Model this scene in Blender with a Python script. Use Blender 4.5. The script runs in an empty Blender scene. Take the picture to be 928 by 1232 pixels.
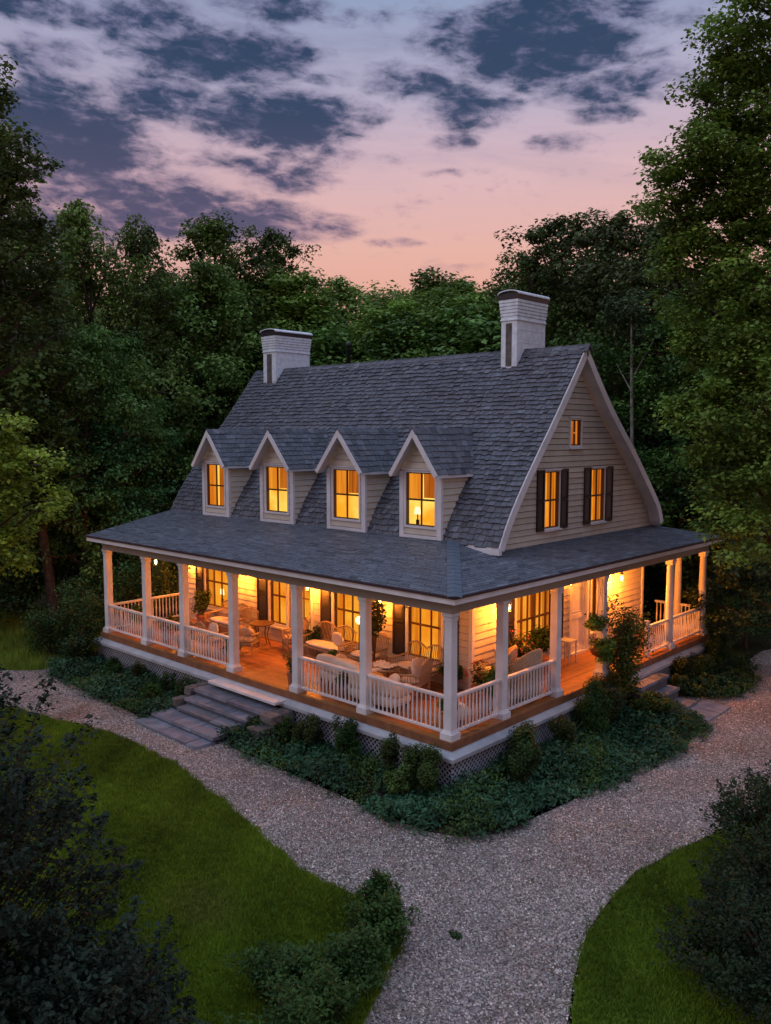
import bpy, math, random
import numpy as np
from mathutils import Vector, Matrix
R = math.radians
S = bpy.context.scene
COL = S.collection

# ------------------------------------------------------------------ camera, world, sun, exposure
CAM = (10.4323, -13.0452, 6.1685); YAW = 0.7532; PITCH = -0.0924; FPX = 1015.8
cd = bpy.data.cameras.new('camera'); cam = bpy.data.objects.new('camera', cd); COL.objects.link(cam)
cam.location = CAM; cam.rotation_euler = (math.pi/2 + PITCH, 0, YAW)
cd.sensor_fit = 'VERTICAL'; cd.sensor_height = 24; cd.lens = 24*FPX/1232; cd.clip_end = 2000
S.camera = cam
S.view_settings.view_transform = 'Standard'; S.view_settings.look = 'None'
S.view_settings.exposure = 0.0; S.view_settings.gamma = 1
try: S.view_settings.use_curve_mapping = False
except Exception: pass
S.render.engine = 'CYCLES'
S.cycles.use_denoising = True
S.cycles.max_bounces = 7; S.cycles.diffuse_bounces = 3; S.cycles.glossy_bounces = 2
S.cycles.transmission_bounces = 3; S.cycles.transparent_max_bounces = 6
S.cycles.sample_clamp_indirect = 4.0
S.cycles.caustics_reflective = False; S.cycles.caustics_refractive = False

def lin(r, g, b):
    return tuple(((c/255)/12.92 if c/255 <= .04045 else ((c/255+.055)/1.055)**2.4) for c in (r, g, b)) + (1,)

def pixdir(u, v):
    fwd = Vector((-math.sin(YAW)*math.cos(PITCH), math.cos(YAW)*math.cos(PITCH), math.sin(PITCH)))
    rt = Vector((math.cos(YAW), math.sin(YAW), 0)); up = rt.cross(fwd)
    return fwd + rt*((u-464)/FPX) - up*((v-616)/FPX)
def azel(u, v):
    d = pixdir(u, v).normalized()
    r = Vector((d.x*math.cos(YAW)+d.y*math.sin(YAW), -d.x*math.sin(YAW)+d.y*math.cos(YAW), d.z))
    return math.atan2(r.x, r.y), math.asin(r.z)

def make_world():
    w = bpy.data.worlds.new('World'); S.world = w; w.use_nodes = True
    nt = w.node_tree; N = nt.nodes; L = nt.links; N.clear()
    def M(op, a, b=None, c=None):
        n = N.new('ShaderNodeMath'); n.operation = op
        for i, x in enumerate((a, b, c)):
            if x is None: continue
            if isinstance(x, (int, float)): n.inputs[i].default_value = x
            else: L.new(x, n.inputs[i])
        return n.outputs[0]
    def mixc(f, a, b):
        n = N.new('ShaderNodeMix'); n.data_type = 'RGBA'; n.clamp_factor = True
        for k, x in ((0, f), (6, a), (7, b)):
            if isinstance(x, (int, float, tuple)): n.inputs[k].default_value = x
            else: L.new(x, n.inputs[k])
        return n.outputs[2]
    tc = N.new('ShaderNodeTexCoord')
    rot = N.new('ShaderNodeVectorRotate'); rot.rotation_type = 'Z_AXIS'; rot.inputs['Angle'].default_value = -YAW
    L.new(tc.outputs['Generated'], rot.inputs['Vector'])
    sp = N.new('ShaderNodeSeparateXYZ'); L.new(rot.outputs[0], sp.inputs[0])
    az = M('ARCTAN2', sp.outputs[0], sp.outputs[1]); el = M('ARCSINE', sp.outputs[2])
    # clear dusk gradient by height above the horizon
    mr = N.new('ShaderNodeMapRange'); L.new(el, mr.inputs[0])
    mr.inputs[1].default_value = R(-5); mr.inputs[2].default_value = R(60)
    ramp = N.new('ShaderNodeValToRGB'); L.new(mr.outputs[0], ramp.inputs[0])
    stops = [(0, (222, 150, 122)), (7, (230, 164, 142)), (12, (230, 178, 166)), (16.5, (218, 182, 188)), (21, (182, 174, 198)),
             (26, (146, 160, 192)), (33, (132, 152, 190)), (45, SKY45), (60, SKY60)]
    e = ramp.color_ramp.elements
    while len(e) > 1: e.remove(e[0])
    e[0].position = 0; e[0].color = lin(*stops[0][1])
    for d, c in stops[1:]:
        x = e.new((d+5)/65); x.color = lin(*c)
    # violet drift towards the left
    la = M('MULTIPLY', M('ADD', az, .12), -1.5)
    la = M('MINIMUM', M('MAXIMUM', la, 0), .14)
    base = mixc(la, ramp.outputs[0], lin(150, 136, 162))
    # cloud noise in (azimuth, elevation), stretched sideways and slightly tilted
    def noise(sx, sy, scale, det, rough, dist, tilt=0.0, off=0.0):
        cb = N.new('ShaderNodeCombineXYZ'); L.new(M('ADD', M('MULTIPLY', az, sx), off), cb.inputs[0])
        L.new(M('MULTIPLY', M('ADD', el, M('MULTIPLY', az, tilt)), sy), cb.inputs[1])
        n = N.new('ShaderNodeTexNoise'); n.inputs['Scale'].default_value = scale; n.inputs['Detail'].default_value = det
        n.inputs['Roughness'].default_value = rough; n.inputs['Distortion'].default_value = dist
        L.new(cb.outputs[0], n.inputs['Vector']); return n.outputs[0]
    nA = noise(5, 11, 2.8, 9, .56, .25, .06)
    nB = noise(5, 12, 6.5, 7, .62, .3, .05, 7.3)
    nC = noise(3, 14, 1.3, 7, .6, .6, .10, 3.1)
    blobs = BLOBS
    tot = None
    for (u, v, ru, rv, wt) in blobs:
        a0, e0 = azel(u, v); ra = ru/FPX*1.22; re = rv/FPX*1.28
        q = M('ADD', M('POWER', M('MULTIPLY', M('SUBTRACT', az, a0), 1/ra), 2), M('POWER', M('MULTIPLY', M('SUBTRACT', el, e0), 1/re), 2))
        k = M('MULTIPLY', M('MAXIMUM', M('SUBTRACT', 1, q), 0), wt)
        tot = k if tot is None else M('MAXIMUM', tot, k)
    dens = M('ADD', M('ADD', M('SUBTRACT', tot, .36), M('MULTIPLY', M('SUBTRACT', nA, .5), 1.7)), M('MULTIPLY', M('SUBTRACT', nB, .5), 1.3))
    sm = N.new('ShaderNodeMapRange'); sm.interpolation_type = 'SMOOTHSTEP'; L.new(dens, sm.inputs[0])
    sm.inputs[1].default_value = -.30; sm.inputs[2].default_value = .62; sm.inputs[4].default_value = .96
    veil = N.new('ShaderNodeMapRange'); veil.interpolation_type = 'SMOOTHSTEP'; L.new(nC, veil.inputs[0])
    veil.inputs[1].default_value = .44; veil.inputs[2].default_value = .72; veil.inputs[4].default_value = .38
    up = N.new('ShaderNodeMapRange'); L.new(el, up.inputs[0]); up.inputs[1].default_value = R(12); up.inputs[2].default_value = R(22)
    base = mixc(M('MULTIPLY', veil.outputs[0], up.outputs[0]), base, lin(126, 126, 158))
    ce = N.new('ShaderNodeMapRange'); L.new(el, ce.inputs[0]); ce.inputs[1].default_value = R(13); ce.inputs[2].default_value = R(20)
    cc = mixc(ce.outputs[0], lin(78, 76, 108), lin(36, 60, 92))
    edge = mixc(ce.outputs[0], lin(150, 122, 146), lin(112, 110, 144))
    tone = N.new('ShaderNodeMapRange'); tone.interpolation_type = 'SMOOTHSTEP'; L.new(M('ADD', dens, M('MULTIPLY', M('SUBTRACT', nB, .5), 1.2)), tone.inputs[0]); tone.inputs[1].default_value = -.1; tone.inputs[2].default_value = .85
    col = mixc(sm.outputs[0], base, mixc(tone.outputs[0], edge, cc))
    bg = N.new('ShaderNodeBackground'); L.new(col, bg.inputs[0]); bg.inputs[1].default_value = 1.0
    sky = N.new('ShaderNodeTexSky'); sky.sky_type = 'NISHITA'; sky.sun_disc = False
    sky.sun_elevation = R(1.0); sky.sun_rotation = R(200)
    bg2 = N.new('ShaderNodeBackground'); L.new(sky.outputs[0], bg2.inputs[0]); bg2.inputs[1].default_value = .012
    ad = N.new('ShaderNodeAddShader'); L.new(bg.outputs[0], ad.inputs[0]); L.new(bg2.outputs[0], ad.inputs[1])
    out = N.new('ShaderNodeOutputWorld'); L.new(ad.outputs[0], out.inputs[0])
    w.cycles.sampling_method = 'MANUAL'; w.cycles.sample_map_resolution = 512
BLOBS = [(255, 62, 120, 30, 1.15), (335, 72, 55, 24, .8), (180, 25, 80, 22, .9), (325, 8, 70, 16, .9), (50, 8, 110, 16, .9),
         (85, 160, 105, 56, 1.3), (195, 118, 75, 30, 1.0), (335, 143, 115, 34, 1.25), (60, 72, 60, 22, .7), (395, 95, 45, 12, .6), (370, 178, 60, 14, .7),
         (150, 232, 150, 26, 1.1), (300, 268, 120, 24, 1.15), (90, 275, 110, 26, .9), (340, 205, 75, 26, .85), (250, 190, 60, 14, .5), (215, 262, 120, 24, 1.1),
         (640, 48, 130, 46, 1.3), (725, 12, 70, 24, 1.0), (495, 98, 60, 20, .95), (565, 130, 62, 26, 1.0), (740, 104, 100, 20, 1.0),
         (725, 135, 45, 12, .8), (548, 170, 34, 10, .8), (475, 292, 36, 6, .6), (820, 20, 60, 14, .6), (760, 62, 60, 12, .5), (680, 172, 60, 12, .55), (450, 20, 60, 10, .4), (540, 208, 40, 6, .4), (570, 322, 60, 5, .4)]
SKY45 = (166, 190, 236); SKY60 = (232, 250, 284)
make_world()
sd = bpy.data.lights.new('sun', 'SUN'); sun = bpy.data.objects.new('sun', sd); COL.objects.link(sun)
sd.energy = .5; sd.angle = R(40); sd.color = (1, .95, .95)
sun.rotation_euler = (R(50), 0, R(-22))     # soft afterglow from the front left
sun.location = (-6, -20, 30)

# ------------------------------------------------------------------ helpers
def srgb(r, g, b): return lin(r, g, b)
def mat(name, col, rough=.7, spec=.3, var=0.0, attr=False, noise=None, bump=None, metal=0, emit=None, estr=0, objcol=False, transl=0, sheen=0):
    m = bpy.data.materials.new(name); m.use_nodes = True
    nt = m.node_tree; N = nt.nodes; L = nt.links; b = N['Principled BSDF']
    b.inputs['Base Color'].default_value = tuple(col[:3])+(1,); b.inputs['Roughness'].default_value = rough
    b.inputs['Specular IOR Level'].default_value = spec; b.inputs['Metallic'].default_value = metal
    src = None
    def mul(a, c):
        n = N.new('ShaderNodeMix'); n.data_type = 'RGBA'; n.blend_type = 'MULTIPLY'; n.inputs[0].default_value = 1
        for k, x in ((6, a), (7, c)):
            if isinstance(x, tuple): n.inputs[k].default_value = x
            else: L.new(x, n.inputs[k])
        return n.outputs[2]
    cur = tuple(col[:3])+(1,)
    if attr:
        a = N.new('ShaderNodeAttribute'); a.attribute_name = 'Col'; cur = mul(cur, a.outputs[0])
    if objcol:
        a = N.new('ShaderNodeObjectInfo'); cur = mul(cur, a.outputs['Color'])
    if noise:   # (scale, amount, detail)
        tc = N.new('ShaderNodeTexCoord'); n = N.new('ShaderNodeTexNoise'); n.inputs['Scale'].default_value = noise[0]; n.inputs['Detail'].default_value = 6
        L.new(tc.outputs['Object'], n.inputs['Vector'])
        mr = N.new('ShaderNodeMapRange'); L.new(n.outputs[0], mr.inputs[0]); mr.inputs[1].default_value = .3; mr.inputs[2].default_value = .7
        mr.inputs[3].default_value = 1-noise[1]; mr.inputs[4].default_value = 1+noise[1]
        cb = N.new('ShaderNodeCombineColor')
        for i in range(3): L.new(mr.outputs[0], cb.inputs[i])
        cur = mul(cur, cb.outputs[0])
    if not isinstance(cur, tuple): L.new(cur, b.inputs['Base Color'])
    if bump:    # (scale, strength, distance)
        tc = N.new('ShaderNodeTexCoord'); n = N.new('ShaderNodeTexNoise'); n.inputs['Scale'].default_value = bump[0]; n.inputs['Detail'].default_value = 4
        L.new(tc.outputs['Object'], n.inputs['Vector'])
        bp = N.new('ShaderNodeBump'); bp.inputs['Strength'].default_value = bump[1]; bp.inputs['Distance'].default_value = bump[2]
        L.new(n.outputs[0], bp.inputs['Height']); L.new(bp.outputs[0], b.inputs['Normal'])
    if emit:
        b.inputs['Emission Color'].default_value = tuple(emit[:3])+(1,); b.inputs['Emission Strength'].default_value = estr
    if transl:
        t = N.new('ShaderNodeBsdfTranslucent'); mx = N.new('ShaderNodeMixShader'); mx.inputs[0].default_value = transl
        if not isinstance(cur, tuple): L.new(cur, t.inputs[0])
        else: t.inputs[0].default_value = cur
        L.new(b.outputs[0], mx.inputs[1]); L.new(t.outputs[0], mx.inputs[2]); L.new(mx.outputs[0], N['Material Output'].inputs[0])
    return m

class MB:
    """collects geometry in world coordinates; build() links it as one object"""
    def __init__(s): s.v = []; s.f = []; s.c = []; s.mi = []; s.col = (1, 1, 1); s.m = 0; s.T = None
    def add(s, vs, fs):
        o = len(s.v)
        if s.T is not None: vs = [tuple(s.T @ Vector(p)) for p in vs]
        s.v += [tuple(p) for p in vs]; s.f += [tuple(i+o for i in f) for f in fs]
        s.c += [s.col]*len(fs); s.mi += [s.m]*len(fs); return s
    def quad(s, a, b, c, d): return s.add([a, b, c, d], [(0, 1, 2, 3)])
    def hexa(s, p):  # 4 bottom + 4 top points
        return s.add(p, [(3, 2, 1, 0), (4, 5, 6, 7), (0, 1, 5, 4), (1, 2, 6, 5), (2, 3, 7, 6), (3, 0, 4, 7)])
    def box(s, x0, x1, y0, y1, z0, z1):
        return s.hexa([(x0, y0, z0), (x1, y0, z0), (x1, y1, z0), (x0, y1, z0), (x0, y0, z1), (x1, y0, z1), (x1, y1, z1), (x0, y1, z1)])
    def bar(s, a, b, w, h, up=(0, 0, 1)):
        a = Vector(a); b = Vector(b); d = (b-a).normalized(); u = Vector(up)
        if abs(d.dot(u)) > .98: u = Vector((1, 0, 0))
        r = d.cross(u).normalized()*(w/2); t = r.cross(d).normalized()*(h/2)
        return s.hexa([a-r-t, a+r-t, a+r+t, a-r+t, b-r-t, b+r-t, b+r+t, b-r+t])
    def tube(s, pts, rad, n=8, cap=True):
        pts = [Vector(p) for p in pts]; rad = rad if isinstance(rad, (list, tuple)) else [rad]*len(pts)
        vs = []; prev = None
        for i, p in enumerate(pts):
            d = (pts[min(i+1, len(pts)-1)] - pts[max(i-1, 0)])
            d = d.normalized() if d.length > 1e-9 else Vector((0, 0, 1))
            if prev is None:
                r = d.cross(Vector((0, 0, 1)) if abs(d.z) < .9 else Vector((1, 0, 0))).normalized()
            else:
                r = (prev - d*prev.dot(d)).normalized()
            prev = r; t = d.cross(r)
            for k in range(n):
                a = 2*math.pi*k/n; vs.append(p + (r*math.cos(a)+t*math.sin(a))*rad[i])
        fs = [(i*n+k, i*n+(k+1) % n, (i+1)*n+(k+1) % n, (i+1)*n+k) for i in range(len(pts)-1) for k in range(n)]
        if cap: fs += [tuple(range(n-1, -1, -1)), tuple((len(pts)-1)*n+k for k in range(n))]
        return s.add(vs, fs)
    def lathe(s, c, prof, n=16):
        vs = [(c[0]+r*math.cos(2*math.pi*k/n), c[1]+r*math.sin(2*math.pi*k/n), c[2]+z) for r, z in prof for k in range(n)]
        fs = [(i*n+k, i*n+(k+1) % n, (i+1)*n+(k+1) % n, (i+1)*n+k) for i in range(len(prof)-1) for k in range(n)]
        fs += [tuple(range(n-1, -1, -1)), tuple((len(prof)-1)*n+k for k in range(n))]
        return s.add(vs, fs)
    def pillow(s, c, sx, sy, sz, p=3.2, n=12, rot=None):
        """superellipsoid cushion centred at c with half sizes"""
        vs = []; f = lambda x, e: math.copysign(abs(x)**e, x); e = 2/p
        for i in range(n+1):
            ph = -math.pi/2 + math.pi*i/n
            for k in range(2*n):
                th = math.pi*k/n
                q = Vector((sx*f(math.cos(ph), e)*f(math.cos(th), e), sy*f(math.cos(ph), e)*f(math.sin(th), e), sz*f(math.sin(ph), .8)))
                if rot: q = rot @ q
                vs.append(Vector(c)+q)
        m = 2*n
        fs = [(i*m+k, i*m+(k+1) % m, (i+1)*m+(k+1) % m, (i+1)*m+k) for i in range(n) for k in range(m)]
        return s.add(vs, fs)
    def build(s, name, mats, parent=None, smooth=False, root=None, bevel=0):
        if not isinstance(mats, (list, tuple)): mats = [mats]
        off = Vector((0, 0, 0))
        r = root if root is not None else parent
        while r is not None and r.parent is not None: r = r.parent
        if r is not None and r.get('_world'): off = r.location
        me = bpy.data.meshes.new(name)
        me.from_pydata([(p[0]-off.x, p[1]-off.y, p[2]-off.z) for p in s.v], [], s.f)
        for m in mats: me.materials.append(m)
        if max(s.mi or [0]) > 0: me.polygons.foreach_set('material_index', s.mi)
        if any(c != (1, 1, 1) for c in s.c):
            ca = me.color_attributes.new('Col', 'FLOAT_COLOR', 'CORNER')
            arr = []
            for f, c in zip(s.f, s.c): arr += [c[0], c[1], c[2], 1]*len(f)
            ca.data.foreach_set('color', arr)
        else:
            ca = me.color_attributes.new('Col', 'FLOAT_COLOR', 'POINT'); ca.data.foreach_set('color', [1.0]*(4*len(s.v)))
        if smooth: me.polygons.foreach_set('use_smooth', [True]*len(me.polygons))
        me.update()
        o = bpy.data.objects.new(name, me); COL.objects.link(o)
        if parent is not None: o.parent = parent
        if bevel:
            b = o.modifiers.new('bevel', 'BEVEL'); b.width = bevel; b.segments = 2; b.limit_method = 'ANGLE'
        return o

def tag(o, label, cat, group=None, kind=None):
    if label: o['label'] = label
    if cat: o['category'] = cat
    if group: o['group'] = group
    if kind: o['kind'] = kind
    return o
def thing(name, loc, label, cat, group=None, rz=0, world=False):
    o = bpy.data.objects.new(name, None); COL.objects.link(o); o.location = loc; o.rotation_euler = (0, 0, rz)
    o.empty_display_size = .2
    if world: o['_world'] = 1
    return tag(o, label, cat, group)
def copy_tree(o, parent=None):
    c = o.copy(); COL.objects.link(c)
    if parent is not None: c.parent = parent
    for ch in list(o.children): copy_tree(ch, c)
    return c
def structure(name, mb, m, label=None):
    o = mb.build(name, m); o['kind'] = 'structure'
    if label: o['label'] = label; o['category'] = name.replace('_', ' ')
    return o

# leaves as small folded diamonds, numpy
def leaf_mesh(name, rng, C, size, mats, col, aspect=.55, up=.7, parent=None, outward=None, droop=0.0):
    n = len(C); C = np.asarray(C, float); size = np.broadcast_to(np.asarray(size, float), (n,))
    nr = rng.normal(size=(n, 3)); nr /= np.linalg.norm(nr, axis=1)[:, None]+1e-9
    nr[:, 2] = np.abs(nr[:, 2]); nr[:, 2] += up
    if outward is not None: nr += outward*.5
    nr /= np.linalg.norm(nr, axis=1)[:, None]
    t = np.cross(nr, rng.normal(size=(n, 3))); t /= np.linalg.norm(t, axis=1)[:, None]+1e-9
    if droop: t[:, 2] -= droop; t /= np.linalg.norm(t, axis=1)[:, None]
    b = np.cross(nr, t); b /= np.linalg.norm(b, axis=1)[:, None]+1e-9
    s = size[:, None]*.5
    V = np.empty((n, 4, 3)); fold = nr*s*.25
    V[:, 0] = C - t*s; V[:, 1] = C + b*s*aspect + fold - t*s*.15; V[:, 2] = C + t*s; V[:, 3] = C - b*s*aspect + fold - t*s*.15
    me = bpy.data.meshes.new(name)
    me.vertices.add(4*n); me.vertices.foreach_set('co', V.astype(np.float32).ravel())
    me.loops.add(4*n); me.loops.foreach_set('vertex_index', np.arange(4*n, dtype=np.int32))
    me.polygons.add(n); me.polygons.foreach_set('loop_start', np.arange(0, 4*n, 4, dtype=np.int32))
    me.materials.append(mats)
    ca = me.color_attributes.new('Col', 'FLOAT_COLOR', 'POINT')
    cc = np.ones((n, 4, 4), np.float32); cc[:, :, :3] = np.asarray(col)[:, None, :]
    ca.data.foreach_set('color', cc.ravel())
    me.update(); me.validate()
    o = bpy.data.objects.new(name, me); COL.objects.link(o)
    if parent is not None: o.parent = parent
    return o
def leaf_cols(rng, n, base, spread=.25, clump=None, yellow=.15):
    """leaf tones: a per-clump tone, a per-leaf tone and a few yellower leaves"""
    k = 1 + spread*rng.normal(size=n)*.6
    if clump is not None: k *= clump
    k = np.clip(k, .35, 2.2)[:, None]
    c = np.asarray(base)[None, :]*k
    y = rng.random(n)[:, None]*yellow
    c = c*(1-y) + np.array([base[1]*.95, base[1]*1.1, base[2]])[None, :]*k*y
    return c

# ------------------------------------------------------------------ materials
MAT = {}
MAT['leaf'] = mat('leaf', (2.0, 2.05, 1.75), .55, .25, attr=True, objcol=True, transl=.28)
MAT['leaf_gloss'] = mat('shrub_leaf', (1.25, 1.25, 1.2), .58, .18, attr=True, objcol=True, transl=.18)
MAT['bark'] = mat('bark', (.07, .055, .045), .9, .1, noise=(6, .4), bump=(14, .8, .05))
MAT['pale_bark'] = mat('pale_bark', (.24, .225, .20), .8, .1, noise=(5, .35), bump=(14, .6, .03))
MAT['stem'] = mat('stem', (.09, .06, .04), .9, .1)
MAT['white'] = mat('white_paint', (.66, .66, .68), .5, .3, noise=(2.2, .13), bump=(40, .12, .004))
MAT['trim'] = mat('white_trim', (.66, .67, .70), .5, .3, noise=(2.5, .1), bump=(30, .15, .004))
MAT['siding'] = mat('cream_siding', (.55, .51, .44), .6, .25, attr=True, noise=(3.5, .08), bump=(25, .2, .004))
MAT['slate'] = mat('slate_shingle', (.100, .108, .128), .62, .35, attr=True, noise=(9, .22), bump=(45, .5, .01))
MAT['porch_shingle'] = mat('porch_shingle', (.100, .112, .136), .62, .32, attr=True, noise=(14, .18), bump=(60, .4, .006))
MAT['metal_dark'] = mat('dark_metal', (.03, .03, .035), .45, .5, metal=.3)
MAT['flash'] = mat('hip_flashing', (.085, .115, .155), .5, .4, noise=(6, .15))
MAT['gutter'] = mat('roof_edge_metal', (.045, .022, .028), .5, .4)
MAT['deck'] = mat('cedar_deck', (.34, .15, .055), .42, .4, attr=True, noise=(5, .2), bump=(30, .2, .004))
MAT['riser'] = mat('cedar_riser', (.22, .095, .045), .6, .25, attr=True, noise=(4, .25))
MAT['shutter'] = mat('dark_shutter', (.022, .018, .018), .5, .35)
MAT['sash'] = mat('sash_wood', (.10, .045, .018), .5, .3)
MAT['chimney'] = mat('chimney_brick_paint', (.72, .80, .88), .7, .2, noise=(7, .14), bump=(35, .5, .012))
MAT['stone'] = mat('bluestone', (.17, .18, .215), .7, .25, attr=True, noise=(3.2, .28), bump=(14, .6, .02))
MAT['rock'] = mat('fieldstone', (.13, .12, .115), .85, .15, attr=True, noise=(5, .35), bump=(12, .8, .03))
MAT['wicker'] = mat('wicker', (.36, .26, .165), .7, .2, noise=(30, .25), bump=(90, .6, .01))
MAT['wicker_white'] = mat('white_wicker', (.60, .54, .46), .65, .2, noise=(30, .15), bump=(90, .5, .01))
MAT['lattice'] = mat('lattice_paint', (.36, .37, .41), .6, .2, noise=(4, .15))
MAT['shaded_band'] = mat('water_table_shade_paint', (.40, .43, .47), .6, .2, noise=(2.5, .16))  # the band's shadow is put into this darker blue-grey colour
MAT['beam_shade'] = mat('shaded_beam_paint', (.30, .27, .24), .6, .2, noise=(3, .1))  # darker tone paints in the shade on the beam under the eave
MAT['shade_backer'] = mat('groove_shade_backer', (.05, .045, .04), .9, .1)  # dark tone paints the shadow lines in the gaps between clapboards
MAT['cushion'] = mat('cream_cushion', (.68, .61, .52), .85, .1, noise=(4, .08), bump=(80, .2, .004))
MAT['cushion_tan'] = mat('tan_cushion', (.50, .34, .20), .85, .1, noise=(5, .15))
MAT['throw'] = mat('mustard_throw', (.55, .30, .06), .9, .1, noise=(12, .2), bump=(40, .4, .01))
MAT['wood'] = mat('dark_wood', (.10, .05, .025), .5, .3, noise=(8, .2))
MAT['terracotta'] = mat('terracotta', (.33, .14, .08), .8, .2, noise=(8, .15))
MAT['petal'] = mat('petal', (1, 1, 1), .6, .2, attr=True, transl=.3)
MAT['bulb'] = mat('lamp_glass', (1, .8, .5), .3, .3, emit=(1, .60, .22), estr=22)
MAT['glow_bulb'] = mat('globe_glass', (1, .8, .5), .3, .3, emit=(1, .62, .25), estr=3)
def glass_mat():
    m = bpy.data.materials.new('window_glass'); m.use_nodes = True; N = m.node_tree.nodes; L = m.node_tree.links; N.clear()
    t = N.new('ShaderNodeBsdfTransparent'); g = N.new('ShaderNodeBsdfGlossy'); g.inputs['Roughness'].default_value = .03
    t.inputs[0].default_value = (.97, .97, .96, 1)
    f = N.new('ShaderNodeFresnel'); f.inputs[0].default_value = 1.45; mx = N.new('ShaderNodeMixShader')
    L.new(f.outputs[0], mx.inputs[0]); L.new(t.outputs[0], mx.inputs[1]); L.new(g.outputs[0], mx.inputs[2])
    o = N.new('ShaderNodeOutputMaterial'); L.new(mx.outputs[0], o.inputs[0]); return m
MAT['glass'] = glass_mat()
def glow_mat(name, c1, c2, strength, scale=1.2, stretch=(1, 1, 1), lo=.35, hi=.68):
    """lit room or lit curtain behind a window: emission broken up by furniture-like tones"""
    m = bpy.data.materials.new(name); m.use_nodes = True; N = m.node_tree.nodes; L = m.node_tree.links
    b = N['Principled BSDF']; b.inputs['Base Color'].default_value = (.05, .02, .006, 1); b.inputs['Roughness'].default_value = .9
    g = N.new('ShaderNodeNewGeometry'); mp = N.new('ShaderNodeMapping'); mp.inputs['Scale'].default_value = stretch
    L.new(g.outputs['Position'], mp.inputs[0])
    n = N.new('ShaderNodeTexNoise'); n.inputs['Scale'].default_value = scale; n.inputs['Detail'].default_value = 3
    L.new(mp.outputs[0], n.inputs['Vector'])
    r = N.new('ShaderNodeValToRGB'); r.color_ramp.elements[0].position = lo; r.color_ramp.elements[1].position = hi
    r.color_ramp.elements[0].color = c1; r.color_ramp.elements[1].color = c2; L.new(n.outputs[0], r.inputs[0])
    L.new(r.outputs[0], b.inputs['Emission Color']); b.inputs['Emission Strength'].default_value = strength
    return m
MAT['shade'] = mat('lamp_shade', (.9, .7, .4), .8, .1, emit=(1, .74, .34), estr=2.2)
MAT['room'] = glow_mat('lit_room', lin(232, 128, 20), lin(250, 172, 50), 1.1, 1.3)
MAT['room_bright'] = glow_mat('lit_room_bright', lin(246, 156, 30), lin(255, 220, 104), 1.3, 1.2)
MAT['curtain'] = glow_mat('lit_curtain', lin(214, 112, 18), lin(244, 156, 44), 1.0, 9, (1, 1, .05))
MAT['curtain_dark'] = glow_mat('lit_curtain_dark', lin(170, 78, 12), lin(222, 128, 30), .85, 12, (1, 1, .05))
# ------------------------------------------------------------------ ground
G = -1.0
def poly_sheet(name, pts, z, m, label, sub=None):
    """flat sheet from an outline, smoothed a little and ragged along the edge"""
    rng = random.Random(name)
    P = [Vector((p[0], p[1])) for p in pts]; out = []
    n = len(P)
    for i in range(n):
        a, b, c, d = P[i-1], P[i], P[(i+1) % n], P[(i+2) % n]
        L_ = (c-b).length; k = max(2, min(40, int(L_/.25)))
        for j in range(k):
            t = j/k
            q = .5*((2*b)+(c-a)*t+(2*a-5*b+4*c-d)*t*t+(3*b-3*c+d-a)*t**3)
            out.append((q.x+rng.uniform(-.05, .05), q.y+rng.uniform(-.05, .05), z))
    import bmesh
    bm = bmesh.new(); vs = [bm.verts.new(p) for p in out]
    f = bm.faces.new(vs); bmesh.ops.triangulate(bm, faces=[f], ngon_method='EAR_CLIP')
    bmesh.ops.recalc_face_normals(bm, faces=bm.faces)
    for f in bm.faces:
        if f.normal.z < 0: f.normal_flip()
    me = bpy.data.meshes.new(name); bm.to_mesh(me); bm.free(); me.materials.append(m)
    o = bpy.data.objects.new(name, me); COL.objects.link(o); o['kind'] = 'structure'
    if label: o['label'] = label; o['category'] = name.replace('_', ' ')
    return [(p[0], p[1]) for p in out]

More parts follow.
